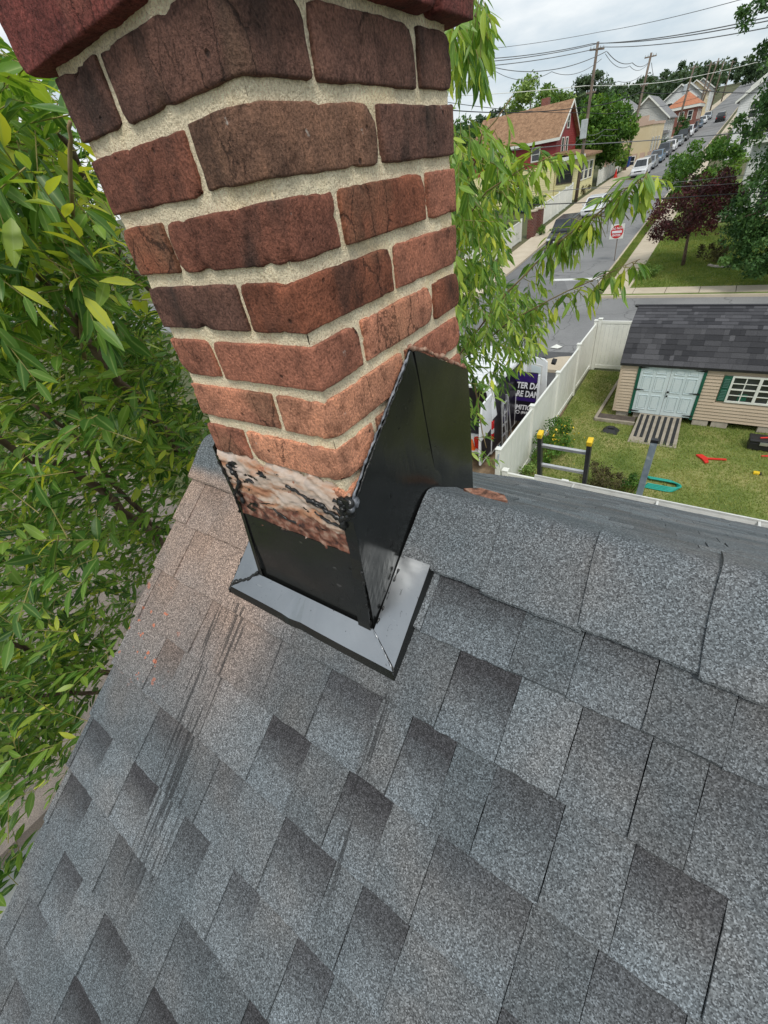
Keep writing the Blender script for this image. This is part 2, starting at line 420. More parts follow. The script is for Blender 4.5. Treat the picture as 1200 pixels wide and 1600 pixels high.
def make_flash_mat(name, c1, c2, rough, bmp=.07):
    m, nt, b = new_mat(name)
    so = coords(nt, 'pos')
    n = nd(nt, 'TexNoise', {'Scale': 6, 'Detail': 4}, Vector=so)
    c = ramp(nt, n.outputs[0], [(.3, c1), (.7, c2)])
    # tar smears and fine scratches
    n2 = nd(nt, 'TexNoise', {'Scale': 34, 'Detail': 6, 'Roughness': .75, 'Distortion': 2.2}, Vector=so)
    k = ramp(nt, n2.outputs[0], [(.63, (0, 0, 0)), (.665, (1, 1, 1))])
    c = mixc(nt, fmath(nt, 'MULTIPLY', k, .75), c, (.012, .012, .012))
    n3 = nd(nt, 'TexNoise', {'Scale': 1.0, 'Detail': 2}, Vector=nd(nt, 'Mapping', {'Scale': (30, 300, 60), 'Rotation': (.3, .4, .6)}, Vector=so).outputs[0])
    k3 = ramp(nt, n3.outputs[0], [(.72, (0, 0, 0)), (.76, (1, 1, 1))])
    c = mixc(nt, fmath(nt, 'MULTIPLY', k3, .35), c, (.45, .45, .45))
    nt.links.new(c, b.inputs['Base Color'])
    b.inputs['Metallic'].default_value = .85
    rr = fmath(nt, 'ADD', rough, fmath(nt, 'MULTIPLY', fmath(nt, 'ADD', k, fmath(nt, 'MULTIPLY', n.outputs[0], .35)), .25))
    nt.links.new(rr, b.inputs['Roughness'])
    nw = nd(nt, 'TexNoise', {'Scale': 9, 'Detail': 2}, Vector=so)
    nt.links.new(nd(nt, 'Bump', {'Strength': bmp, 'Distance': .02}, Height=nw.outputs[0]).outputs[0], b.inputs['Normal'])
    return m
def make_cement_mat():
    m, nt, b = new_mat('smeared_roof_cement')
    so = coords(nt, 'pos')
    sp = nd(nt, 'SeparateXYZ', Vector=so)
    st = nd(nt, 'Mapping', {'Scale': (8, 8, 26), 'Rotation': (0, R(32), 0)}, Vector=so).outputs[0]
    n1 = nd(nt, 'TexNoise', {'Scale': 1.0, 'Detail': 5, 'Roughness': .62, 'Distortion': .6}, Vector=st)
    c = ramp(nt, n1.outputs[0], [(.30, S(134, 84, 60)), (.40, S(190, 140, 108, .9)), (.50, S(206, 184, 166, .9)), (.60, S(214, 196, 184, .9)), (.72, S(150, 134, 126, .85))])
    # torn red-brown base below
    zz = nd(nt, 'MapRange', {'From Min': Z0 - .595, 'From Max': Z0 - .655}, Value=sp.outputs[2]).outputs[0]
    zx = fmath(nt, 'ADD', zz, fmath(nt, 'MULTIPLY', fmath(nt, 'SUBTRACT', nd(nt, 'TexNoise', {'Scale': 26, 'Detail': 4}, Vector=so).outputs[0], .5), 2.2), True)
    n2 = nd(nt, 'TexNoise', {'Scale': 60, 'Detail': 5}, Vector=so)
    red = ramp(nt, n2.outputs[0], [(.35, (.05, .02, .014)), (.5, (.20, .075, .045)), (.66, (.36, .22, .16))])
    c = mixc(nt, ramp(nt, zx, [(.4, (0, 0, 0)), (.6, (1, 1, 1))]), c, red)
    n3 = nd(nt, 'TexNoise', {'Scale': 1.4, 'Detail': 4, 'Roughness': .6, 'Distortion': 1.2}, Vector=nd(nt, 'Mapping', {'Scale': (6, 6, 20), 'Rotation': (0, R(34), 0), 'Location': (2.2, 0, 1.1)}, Vector=so).outputs[0])
    k = ramp(nt, n3.outputs[0], [(.600, (0, 0, 0)), (.625, (1, 1, 1))])
    c = mixc(nt, k, c, (.008, .008, .008))
    nt.links.new(c, b.inputs['Base Color'])
    nt.links.new(nd(nt, 'MapRange', {'To Min': .75, 'To Max': .22}, Value=k).outputs[0], b.inputs['Roughness'])
    nt.links.new(nd(nt, 'Bump', {'Strength': .6, 'Distance': .004}, Height=fmath(nt, 'ADD', n1.outputs[0], n2.outputs[0])).outputs[0], b.inputs['Normal'])
    return m

MT = {}
MT['brick'] = make_brick_mat()
MT['mortar'] = make_mortar_mat()
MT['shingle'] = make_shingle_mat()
MT['flash'] = make_flash_mat('sheet_metal_dark_reflection', (.050, .053, .052), (.075, .078, .077), .16)  # upright pieces: same metal as the apron, dark roof reflection painted in
MT['apron'] = make_flash_mat('sheet_metal_bright_reflection', (.26, .272, .285), (.37, .382, .395), .27, .22)  # same metal as the upright pieces, colour lightened for the sky it reflects
MT['cement'] = make_cement_mat()
MT['tar'] = pmat('black_roofing_tar', [(.006, .006, .006), (.02, .02, .02)], 40, .3, .6, 90, coord='pos')
MT['caulk'] = pmat('grey_blue_sealant', [(.02, .02, .022), (.12, .13, .15), (.28, .29, .32)], 55, .4, .5, 120, coord='pos')
MT['crumb'] = pmat('brown_brick_rubble', [(.06, .03, .02), (.30, .14, .09), (.42, .30, .22)], 60, .9, .7, 150, coord='pos')
MT['white_metal'] = pmat('white_painted_metal', [S(225, 225, 220, .9)], 6, .45, rndv=.03)
MT['deck'] = pmat('roof_deck_felt', [(.02, .02, .02)], 5, .9)
MT['vinyl'] = pmat('white_vinyl', [S(228, 229, 220, .93), S(240, 240, 232, .93)], 1.4, .42, coord='pos', rndv=.03)
MT['asphalt'] = pmat('old_grey_asphalt', [(.155, .155, .152), (.19, .19, .188), (.215, .213, .208)], .35, .9, .5, 45, coord='pos', fine=.22)
def road_mat():
    m, nt, b = new_mat('old_grey_asphalt_road')
    so = coords(nt, 'pos')
    n = nd(nt, 'TexNoise', {'Scale': .30, 'Detail': 6, 'Roughness': .6}, Vector=so)
    c = ramp(nt, n.outputs[0], [(.32, (.172, .173, .172)), (.5, (.216, .215, .212)), (.68, (.250, .248, .242))])
    f = nd(nt, 'TexNoise', {'Scale': 22, 'Detail': 5, 'Roughness': .75}, Vector=so)
    c = mixc(nt, 1.0, c, ramp(nt, f.outputs[0], [(.3, (.78,)*3), (.7, (1.2,)*3)]), 'MULTIPLY')
    v = nd(nt, 'TexVoronoi', {'Scale': .33}, {'feature': 'DISTANCE_TO_EDGE'}, Vector=nd(nt, 'VectorMath', props={'operation': 'ADD'}, _0=so, _1=nd(nt, 'VectorMath', {1: (1.6, 1.6, 0)}, {'operation': 'MULTIPLY'}, _0=nd(nt, 'TexNoise', {'Scale': .8, 'Detail': 4}, Vector=so).outputs['Color']).outputs[0]).outputs[0])
    c = mixc(nt, ramp(nt, v.outputs['Distance'], [(.0, (.65,)*3), (.012, (0, 0, 0))]), c, (.06, .06, .06))
    p = nd(nt, 'TexVoronoi', {'Scale': .16}, Vector=nd(nt, 'Mapping', {'Scale': (1.6, .7, 1)}, Vector=so).outputs[0])
    c = mixc(nt, ramp(nt, nd(nt, 'SeparateColor', Color=p.outputs['Color']).outputs[1], [(.74, (0, 0, 0)), (.75, (.35,)*3)]), c, (.085, .085, .088))
    nt.links.new(c, b.inputs['Base Color']); b.inputs['Roughness'].default_value = .88
    return m
MT['asphalt'] = road_mat()
MT['patch'] = pmat('dark_asphalt_drive', [(.06, .06, .062), (.10, .10, .10)], .9, .9, .5, 45, coord='pos', fine=.25)
MT['concrete'] = pmat('tan_concrete', [S(196, 182, 158, .85), S(214, 200, 178, .85)], .9, .9, .3, 60, coord='pos', fine=.12)
MT['dirt'] = pmat('brown_dirt', [S(96, 78, 58, .9), S(132, 110, 84, .9), S(160, 138, 110, .9)], 2.2, .95, .6, 40, coord='pos', fine=.25)
MT['grass'] = pmat('lawn_grass', [S(96, 116, 52, .8), S(126, 138, 70, .8), S(158, 154, 96, .85), S(188, 172, 124, .85)], .75, .95, .8, 70, coord='pos', fine=.35, lo=.3, hi=.78)
MT['farlawn'] = pmat('green_lawn', [S(92, 112, 48, .85), S(114, 132, 60, .85), S(136, 148, 76, .85)], .8, .95, .8, 40, coord='pos', fine=.35)
MT['terrain'] = pmat('rough_ground', [S(74, 88, 46, .7), S(96, 100, 62, .7), S(120, 112, 86, .7)], .15, .95, 0, 30, coord='pos', fine=.25)
MT['paint'] = pmat('road_paint', [S(215, 215, 210, .9), S(235, 235, 230, .9)], 5, .7, coord='pos')
MT['siding'] = pmat('tan_vinyl_siding', [S(203, 183, 158, .82), S(212, 192, 168, .82)], 1.2, .55, coord='pos', rndv=.03)
MT['door'] = pmat('pale_blue_white_door', [S(214, 228, 230, .85), S(224, 235, 236, .85)], 1.5, .45, coord='pos')
MT['green'] = pmat('dark_green_paint', [S(20, 84, 66, .9), S(30, 98, 76, .9)], 3, .5, coord='pos')
MT['black'] = pmat('black_plastic', [(.012, .012, .013), (.022, .022, .023)], 8, .5)
MT['dark_wood'] = pmat('dark_grey_wood', [S(70, 62, 56), S(98, 88, 78)], 8, .85, .3, 60)
MT['old_wood'] = pmat('weathered_wood', [S(146, 136, 120, .9), S(172, 162, 146, .9)], 7, .85, .3, 60)
MT['cblock'] = pmat('concrete_block', [S(170, 158, 146, .9), S(196, 186, 172, .9)], 6, .95, .4, 60, rndv=.08)
MT['glass'] = pmat('window_glass', [(.015, .018, .02), (.04, .045, .05)], 2, .06, spec=.8)
MT['alu'] = pmat('brushed_aluminium', [(.55, .55, .55), (.66, .66, .66)], 14, .35, metal=.7)
MT['fibreglass'] = pmat('dark_ladder_rail', [(.03, .03, .032), (.05, .05, .052)], 10, .5)
MT['yellow'] = pmat('yellow_plastic', [S(245, 205, 40, .9)], 8, .5)
MT['red'] = pmat('red_plastic', [S(214, 46, 34, .95)], 8, .5)
MT['orange'] = pmat('orange_plastic', [S(232, 110, 40, .95)], 8, .5)
MT['hose'] = pmat('teal_hose_rubber', [S(26, 160, 142, .9)], 8, .45)
MT['galv'] = pmat('galvanised_post', [S(112, 126, 138, .95), S(140, 152, 160, .95), S(206, 210, 212, .95)], 9, .55, lo=.35, hi=.8)
MT['van_white'] = pmat('white_van_paint', [S(232, 234, 235, .93)], 1.2, .25, coord='objrnd', spec=.6)
MT['van_dark'] = pmat('black_wrap', [(.008, .007, .012), (.016, .014, .022)], 2, .3)
MT['purple'] = pmat('purple_wrap', [S(52, 30, 104, .8), S(66, 40, 122, .8)], 3, .35)
MT['lettering'] = pmat('white_lettering', [S(240, 240, 244, .93)], 5, .5)
MT['pole'] = pmat('weathered_pole_wood', [S(78, 66, 58), S(112, 98, 86), S(140, 126, 112)], 1.2, .9, coord='pos', stretch=(6, 6, .6))
MT['wire'] = pmat('black_cable', [(.02, .02, .022)], 3, .6)
MT['wire_grey'] = pmat('grey_cable', [(.16, .165, .17)], 3, .6)
MT['transformer'] = pmat('pale_grey_enamel', [S(190, 196, 198, .9)], 3, .5)
MT['bark'] = pmat('grey_brown_bark', [S(70, 54, 44), S(104, 84, 70), S(134, 114, 98)], 22, .9, .6, 90, stretch=(1, 1, .35))
MT['twigbark'] = pmat('young_branch_bark', [S(108, 88, 62), S(140, 118, 84), S(156, 138, 100)], 20, .85)
MT['twig'] = pmat('green_brown_twig', [S(120, 116, 62), S(150, 138, 84)], 20, .8)
MT['leaf'] = leaf_mat('long_green_leaf', [S(54, 90, 40), S(90, 132, 54), S(134, 168, 70), S(180, 200, 88), S(220, 222, 84)], .42, .38, S(184, 206, 128))
MT['leaf_dark'] = leaf_mat('dark_tree_leaf', [S(46, 78, 40), S(72, 108, 54), S(108, 142, 74)], .25, .6)
MT['leaf_mid'] = leaf_mat('mid_tree_leaf', [S(56, 92, 36), S(88, 128, 48), S(136, 168, 70)], .3, .6)
MT['leaf_light'] = leaf_mat('light_tree_leaf', [S(84, 116, 54), S(120, 150, 74), S(160, 182, 104)], .3, .6)
MT['leaf_far'] = leaf_mat('far_wood_leaf', [S(58, 78, 56), S(76, 98, 66), S(98, 118, 80)], .2, .7)
MT['leaf_red'] = leaf_mat('red_maple_leaf', [S(52, 32, 32), S(86, 46, 48), S(130, 66, 70)], .2, .6)
MT['leaf_dry'] = leaf_mat('dry_bush_leaf', [S(60, 54, 38), S(92, 84, 56), S(110, 112, 64)], .2, .7)
MT['blade'] = leaf_mat('grass_blade', [S(92, 120, 46), S(128, 146, 66), S(164, 164, 96), S(198, 182, 132)], .3, .7)
MT['farshingle'] = make_far_shingle_mat('dark_shed_shingle', (.034, .034, .038), (.105, .103, .110))
MT['browntile'] = pmat('brown_far_shingle', [S(132, 100, 74, .8), S(160, 124, 94, .8), S(176, 140, 108, .8)], 2.5, .9, coord='pos', fine=.3, bscale=9)
MT['greyroof'] = pmat('grey_far_shingle', [S(128, 128, 130, .8), S(156, 156, 156, .8)], 2.0, .9, coord='pos', fine=.25, bscale=9)
MT['orangeroof'] = pmat('orange_far_shingle', [S(178, 112, 80, .8), S(204, 138, 102, .8)], 2.0, .9, coord='pos', fine=.25, bscale=9)
def lap_mat(name, c, pitch=.2):
    m, nt, b = new_mat(name)
    so = coords(nt, 'pos')
    sp = nd(nt, 'SeparateXYZ', Vector=so)
    fr = fmath(nt, 'FRACT', fmath(nt, 'DIVIDE', sp.outputs[2], pitch))
    n = nd(nt, 'TexNoise', {'Scale': .8, 'Detail': 4}, Vector=so)
    cc = ramp(nt, n.outputs[0], [(.3, tuple(x * .9 for x in c)), (.7, c)])
    nt.links.new(cc, b.inputs['Base Color']); b.inputs['Roughness'].default_value = .6
    nt.links.new(nd(nt, 'Bump', {'Strength': .9, 'Distance': .05}, Height=fmath(nt, 'SUBTRACT', 1.0, fr)).outputs[0], b.inputs['Normal'])
    return m
MT['redsiding'] = lap_mat('red_lap_siding', S(150, 44, 44, .8))
MT['yellowsiding'] = lap_mat('yellow_lap_siding', S(236, 226, 168, .85))
MT['whitesiding'] = lap_mat('white_lap_siding', S(222, 224, 222, .9))
MT['greysiding'] = lap_mat('grey_lap_siding', S(196, 196, 190, .9))
MT['cream'] = pmat('cream_stucco', [S(224, 204, 162, .85), S(234, 216, 178, .85)], .7, .9, coord='pos')
MT['pinkstone'] = pmat('pale_pink_stone', [S(206, 176, 156, .85), S(220, 192, 172, .85)], .9, .9, coord='pos')
def wallbrick_mat(name, c1, c2, mort, sc):
    m, nt, b = new_mat(name)
    so = coords(nt, 'pos')
    sp = nd(nt, 'SeparateXYZ', Vector=so)
    cv = nd(nt, 'CombineXYZ', X=fmath(nt, 'ADD', sp.outputs[0], sp.outputs[1]), Y=sp.outputs[2])
    t = nd(nt, 'TexBrick', {'Color1': (*c1, 1), 'Color2': (*c2, 1), 'Mortar': (*mort, 1), 'Scale': sc, 'Mortar Size': .02}, Vector=cv.outputs[0])
    nt.links.new(t.outputs[0], b.inputs['Base Color']); b.inputs['Roughness'].default_value = .9
    return m
MT['housebrick'] = wallbrick_mat('far_house_brick', S(150, 88, 74, .85), S(128, 70, 60, .85), S(170, 150, 138, .7), 2.2)
MT['pillarbrick'] = wallbrick_mat('pillar_brick', S(122, 66, 54, .85), S(96, 52, 46, .85), S(150, 132, 120, .7), 2.2)
MT['tyre'] = pmat('tyre_rubber', [(.014, .014, .014)], 8, .8)
MT['rim'] = pmat('wheel_rim', [(.45, .45, .46)], 8, .35, metal=.8)
MT['car_black'] = pmat('black_car_paint', [(.02, .021, .023)], 1, .2, spec=.7)
MT['car_white'] = pmat('white_car_paint', [S(230, 232, 234, .92)], 1, .22, spec=.6)
MT['car_silver'] = pmat('silver_car_paint', [S(172, 178, 184, .9)], 1, .25, metal=.4)
MT['car_grey'] = pmat('grey_car_paint', [S(96, 102, 110, .9)], 1, .25, metal=.3)
MT['car_blue'] = pmat('blue_car_paint', [S(118, 140, 160, .9)], 1, .25, metal=.3)
MT['lamp_red'] = pmat('tail_lamp', [S(200, 20, 24, .9)], 4, .2)
MT['lamp_clear'] = pmat('head_lamp', [S(225, 228, 230, .9)], 4, .15)
MT['sign_red'] = pmat('sign_red', [S(206, 42, 44, .95)], 3, .45)
MT['bluebin'] = pmat('blue_bin_plastic', [S(34, 70, 140, .9)], 3, .5)
MT['oldroof'] = pmat('neighbour_roof_shingle', [S(120, 112, 106, .8), S(150, 138, 128, .8)], 3, .9, coord='pos', fine=.35, bscale=110)

# ================================================================== SETTING
def ysplit(y0, y1):
    return sorted({y0, y1} | {k for k in PY if y0 < k < y1})
def strip(name, mat, x0, x1, y0, y1, dz, kind='structure', parent=None):
    ys = ysplit(y0, y1); mb = MB(); vs = []; fs = []
    for y in ys: vs += [(x0, y, G(y) + dz), (x1, y, G(y) + dz)]
    for i in range(len(ys) - 1): fs.append((2*i, 2*i+1, 2*i+3, 2*i+2))
    return mb.add(vs, fs).build(name, mat, parent, kind=kind if parent is None else None)
def slab(name, mat, x0, x1, y0, y1, d0, d1, kind='structure', parent=None, bevel=0):
    ys = ysplit(y0, y1); mb = MB(); vs = []; fs = []
    for y in ys: vs += [(x0, y, G(y)+d0), (x1, y, G(y)+d0), (x1, y, G(y)+d1), (x0, y, G(y)+d1)]
    for i in range(len(ys) - 1):
        a, b = 4*i, 4*i+4
        for k in range(4): fs.append((a+k, a+(k+1) % 4, b+(k+1) % 4, b+k))
    fs += [(0, 1, 2, 3), tuple(4*(len(ys)-1)+k for k in (3, 2, 1, 0))]
    return mb.add(vs, fs).build(name, mat, parent, kind=kind if parent is None else None, bevel=bevel)
strip('ground', MT['terrain'], -700, 700, -400, 900, 0)
strip('road_crossing', MT['asphalt'], -220, 220, 19.4, 27.2, .012)
strip('road_uphill', MT['asphalt'], -11.8, -5.1, 27.2, 420, .013)
strip('lawn', MT['grass'], -2.7, 9.5, 4.2, 17.75, .008)
strip('driveway_dirt', MT['dirt'], -6.8, -2.72, 3.0, 14.6, .010)
strip('driveway', MT['patch'], -6.8, -2.86, 14.6, 19.4, .014)
strip('verge', MT['farlawn'], -2.7, 60, 17.95, 19.25, .010)
strip('front_lawn', MT['farlawn'], -3.2, 60, 28.62, 60, .11)
strip('front_verge', MT['farlawn'], -4.98, 60, 27.34, 27.60, .112)
strip('street_verge', MT['farlawn'], -4.98, -4.40, 28.62, 60, .112)
slab('kerb_far', MT['concrete'], -4.98, 60, 27.2, 27.34, -.05, .125)
slab('kerb_right', MT['concrete'], -5.10, -4.98, 27.2, 200, -.05, .125)
slab('kerb_left', MT['concrete'], -11.95, -11.8, 27.2, 300, -.05, .13)
slab('pavement_left', MT['concrete'], -13.7, -11.95, 27.2, 300, -.05, .125)
slab('kerb_near', MT['concrete'], -2.86, 60, 19.25, 19.4, -.05, .11)
# the near corner: a dropped tan kerb apron curving into the drive
mb = MB()
arc = [(-2.86, 18.9), (-3.5, 18.95), (-4.2, 18.7), (-4.9, 18.1), (-5.2, 17.4)]
mb.prism([(-2.86, 17.2)] + [(-5.0, 17.2)] + list(reversed(arc[:-1])), 'z', .0, .24).build('drive_apron', MT['concrete'], None, kind='structure')
# paving flags one by one where they are near enough to be told apart
wp = tag(bpy.data.objects.new('pavement_crossing', None), kind='structure'); COL.objects.link(wp); ORG[wp.name] = Vector((0, 0, 0))
x = -4.40
while x < 8:
    slab('slab', MT['concrete'], x + .008, x + 1.48, 27.60, 28.62, -.05, .13 + rnd.uniform(-.004, .004), parent=wp); x += 1.5
slab('slab', MT['concrete'], 8.1, 60, 27.60, 28.62, -.05, .13, parent=wp)
wp = tag(bpy.data.objects.new('pavement_right', None), kind='structure'); COL.objects.link(wp); ORG[wp.name] = Vector((0, 0, 0))
y = 28.64
while y < 58:
    slab('slab', MT['concrete'], -4.40, -3.2, y + .008, y + 1.48, -.05, .13 + rnd.uniform(-.004, .004), parent=wp); y += 1.5
slab('slab', MT['concrete'], -4.40, -3.2, 58.7, 200, -.05, .13, parent=wp)
strip('stop_line', MT['paint'], -8.3, -5.3, 30.9, 31.35, .019)
strip('road_seam', MT['concrete'], -9.62, -9.575, 32.5, 39.5, .018)
# ================================================================== HOUSE (the one stood on)
SL = .76; C0 = -.84 + Z0
def roofz(y): return C0 + SL * y
YR = .212; ZR = roofz(YR); SB = .688
YE = 3.62; ZE = ZR - SB * (YE - YR)
XRAKE, XEND = -.722, 6.5
YF = -3.6
house = thing('house', (2.5, .2, 0), 'house under the grey shingled gable roof in the foreground', 'house')
# deck just under the shingles
mb = MB()
mb.prism([(YF, roofz(YF) - .03), (YR, ZR - .045), (YE, ZE - .03), (YE, ZE - .14), (YR, ZR - .20), (YF, roofz(YF) - .14)], 'x', XRAKE + .012, XEND)
mb.build('roof_deck', MT['deck'], house)
mb = MB().prism([(YF + .3, 0), (YE - .35, 0), (YE - .35, ZE + .05), (YR, ZR - .24), (YF + .3, roofz(YF + .3) - .2)], 'x', XRAKE + .22, XEND - .2)
mb.build('wall', MT['whitesiding'], house)
front = MB().prism([(YF, roofz(YF)-.028), (YR-.03, ZR-.05), (YR-.03, ZR-.062), (YF, roofz(YF)-.04)], 'x', XRAKE+.006, XEND+.01).build('front_roof', MT['deck'], house)
back = MB().prism([(YR+.03, ZR-.05), (YE+.02, ZE-.025), (YE+.02, ZE-.037), (YR+.03, ZR-.062)], 'x', XRAKE+.006, XEND+.01).build('back_roof', MT['deck'], house)
mb = MB()
mb.prism([(YF, roofz(YF)-.03), (YR, ZR-.05), (YE, ZE-.03), (YE, ZE-.19), (YR, ZR-.23), (YF, roofz(YF)-.19)], 'x', XRAKE-.004, XRAKE+.011)
mb.build('rake_board', MT['white_metal'], house)
# gutter along the back eave
gx0, gx1 = XRAKE, XEND
gut = MB().prism([(YE-.02, ZE-.14), (YE+.09, ZE-.14), (YE+.125, ZE-.04), (YE+.125, ZE-.012), (YE+.108, ZE-.012), (YE+.108, ZE-.035), (YE+.08, ZE-.125), (YE-.005, ZE-.125), (YE-.005, ZE-.03), (YE-.02, ZE-.03)], 'x', gx0, gx1).build('gutter', MT['white_metal'], house)
for gx in np.arange(-.3, 6, .8): MB().box(gx, gx+.02, YE-.004, YE+.107, ZE-.03, ZE-.026).build('gutter_strap', MT['white_metal'], gut)
MB().prism([(YE-.1, ZE+.045), (YE+.055, ZE-.055), (YE+.052, ZE-.063), (YE-.1, ZE+.035)], 'x', gx0, gx1).build('drip_edge', MT['white_metal'], house)

EXPO = .1138                                   # course exposure measured on plan
def ycourse(k): return .003 - EXPO * k
# cut-outs (darker, recessed pieces) read off each course: k -> [(x0, x1)]
CUT = {-1: [(.10, .269), (.363, .467), (-.66, -.56)], 0: [(.183, .294), (.39, .484), (-.62, -.54)],
 1: [(-.454, -.366), (-.055, .072), (.139, .228), (.299, .405), (.498, .60), (-.69, -.60)],
 2: [(-.56, -.475), (-.152, -.04), (.058, .157), (.246, .40), (.489, .59)],
 3: [(-.481, -.346), (-.242, -.156), (-.037, .093), (.154, .247), (.40, .52)],
 4: [(-.708, -.60), (-.493, -.382), (-.276, -.185), (-.106, -.027), (.072, .157), (.30, .42)],
 5: [(-.70, -.582), (-.445, -.322), (-.181, -.078), (.025, .106), (.22, .34)],
 6: [(-.602, -.50), (-.391, -.274), (-.188, -.093), (.02, .14), (.25, .34)],
 7: [(-.659, -.554), (-.405, -.243), (-.10, .0), (.12, .25)],
 8: [(-.581, -.487), (-.34, -.22), (-.05, .08)], 9: [(-.69, -.60), (-.47, -.35), (-.2, -.08)]}
def course_pieces(k, xmax):
    r = random.Random(100 + k)
    cuts = sorted(CUT.get(k, []))
    x = cuts[-1][1] if cuts else XRAKE
    x += r.uniform(.05, .16)
    while x < xmax:
        wd = r.uniform(.08, .16); cuts.append((x, x + wd)); x += wd + r.uniform(.06, .19)
    out = []; x = XRAKE + r.uniform(-.004, .004)
    for a, b in cuts:
        if a - x > .27:
            m_ = x + (a - x) * r.uniform(.4, .6); out.append((x, m_, 0)); out.append((m_, a, 0))
        elif a > x + .004: out.append((x, a, 0))
        out.append((max(a, x), b, 1)); x = b
    out.append((x, xmax + .3, 0))
    return out
def shingle_piece(mb, x0, x1, k, gap, tone, r):
    yb = ycourse(k + 1); yt = ycourse(k) + .03
    if yt > YR - .02: yt = YR - .02
    lift_b = (.0075 if gap else .0128) + r.uniform(-.0008, .0008); lift_t = -.004
    th = .0035 if gap else .006
    nx = max(3, int((x1 - x0) / .012)); ny = 5
    vs = []; fs = []; vv = []
    jag = [r.uniform(-.0011, .0011) for _ in range(nx + 1)]
    e0 = [r.uniform(-.0006, .0006) for _ in range(ny + 1)]; e1 = [r.uniform(-.0006, .0006) for _ in range(ny + 1)]
    for j in range(ny + 1):
        t = j / ny
        for i in range(nx + 1):
            xx = x0 + .0005 + (x1 - x0 - .001) * i / nx + (e0[j] if i == 0 else e1[j] if i == nx else 0)
            yy = yb + (yt - yb) * t + (jag[i] if j == 0 else 0)
            h = lift_b + (lift_t - lift_b) * t + .0006 * mno.noise(Vector((xx * 30, yy * 30, k)))
            vs.append((xx, yy, roofz(yy) - .006 + h)); vv.append((yy - yb) / EXPO)
    n0 = len(vs)
    for j in range(ny):
        for i in range(nx):
            a = j * (nx + 1) + i; fs.append((a, a + 1, a + nx + 2, a + nx + 1))
    # butt and side edges
    edge = [(i) for i in range(nx + 1)]
    low = []
    for i in edge:
        p = vs[i]; low.append(len(vs)); vs.append((p[0], p[1] + .001, p[2] - th)); vv.append(vv[i])
    for i in range(nx): fs.append((i, low[i], low[i+1], i+1))
    for col in (0, nx):
        prev = low[col]; 
        for j in range(1, ny + 1):
            p = vs[j*(nx+1)+col]; q = len(vs); vs.append((p[0], p[1], p[2] - th)); vv.append(vv[j*(nx+1)+col])
            a = (j-1)*(nx+1)+col; b = j*(nx+1)+col
            fs.append((a, b, q, prev)); prev = q
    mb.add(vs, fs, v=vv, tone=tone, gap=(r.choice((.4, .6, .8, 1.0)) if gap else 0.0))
rest = MB()
for k in range(-1, 27):
    r = random.Random(500 + k)
    for (a, b, gap) in course_pieces(k, XEND):
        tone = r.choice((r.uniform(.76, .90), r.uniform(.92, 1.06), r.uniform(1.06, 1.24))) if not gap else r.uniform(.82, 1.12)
        if k <= 9 and a < .95:
            mb = MB(); shingle_piece(mb, a, b, k, gap, tone, r)
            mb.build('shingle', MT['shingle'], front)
        else:
            shingle_piece(rest, a, b, k, gap, tone, r)
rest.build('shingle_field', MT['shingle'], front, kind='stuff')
# back slope: seen edge-on, pieces joined
bk = MB(); r = random.Random(9)
nb = int((YE - YR) / .1175)
for k in range(nb + 1):
    y0 = YR + .04 + k * .1175; y1 = min(y0 + .135, YE + .03); x = XRAKE
    while x < XEND:
        wd = r.uniform(.08, .26); gap = r.random() < .42
        h = .003 if gap else .0065
        z0 = ZR - SB * (y0 - YR) - .012; z1 = ZR - SB * (y1 - YR) - .006 + h
        tn = r.uniform(.8, 1.4)
        bk.add([(x, y0, z0), (x + wd - .002, y0, z0), (x + wd - .002, y1, z1), (x, y1, z1), (x, y1, z1 - .008), (x + wd - .002, y1, z1 - .008), (x, y0, z0-.006), (x+wd-.002, y0, z0-.006)],
               [(0, 1, 2, 3), (3, 2, 5, 4), (0, 3, 4, 6), (1, 7, 5, 2)], v=[.9, .9, .1, .1, .1, .1, .9, .9], tone=tn, gap=.45*float(gap))
        x += wd
bk.build('shingle_field', MT['shingle'], back, kind='stuff')
# ridge caps, lapped one over the next
def cap_piece(x0, x1, hl, hr, seed):
    r = random.Random(seed); nxx, nyy = 12, 22
    yfr = .088 - .012 * (x0 / .6) + r.uniform(-.003, .003); yba = YR + .128
    vs = []; fs = []
    def z(yy, h):
        d = yy - YR; s_ = SL if d < 0 else SB
        rr = .020
        return ZR + h - s_ * (math.sqrt(d * d + rr * rr) - rr * .35)
    for j in range(nyy + 1):
        for i in range(nxx + 1):
            t = j / nyy
            yy = yfr + (yba - yfr) * t + (r.uniform(-.0012, .0012) if j == 0 else 0)
            xx = x0 + (x1 - x0) * i / nxx + (.004 * math.sin(t * 5 + seed) if i == 0 else 0) + (.02 * (t - .35) ** 2 if i == 0 else 0)
            h = hl + (hr - hl) * i / nxx + .0012 * mno.noise(Vector((xx * 22, yy * 22, seed)))
            if i == 0: h += .0015
            vs.append((xx, yy, z(yy, h)))
    for j in range(nyy):
        for i in range(nxx):
            a = j*(nxx+1)+i; fs.append((a, a+1, a+nxx+2, a+nxx+1))
    # skirt
    def skirt(ids):
        b = len(vs)
        for q in ids: vs.append((vs[q][0], vs[q][1], vs[q][2] - .0055))
        for m_ in range(len(ids) - 1): fs.append((ids[m_], ids[m_+1], b+m_+1, b+m_))
    skirt([i for i in range(nxx + 1)]); skirt([nyy*(nxx+1)+i for i in range(nxx+1)])
    skirt([j*(nxx+1) for j in range(nyy+1)]); skirt([j*(nxx+1)+nxx for j in range(nyy+1)])
    MB().add(vs, fs, v=.5, tone=r.uniform(1.0, 1.16), gap=0.0).build('ridge_cap', MT['shingle'], house, smooth=False)
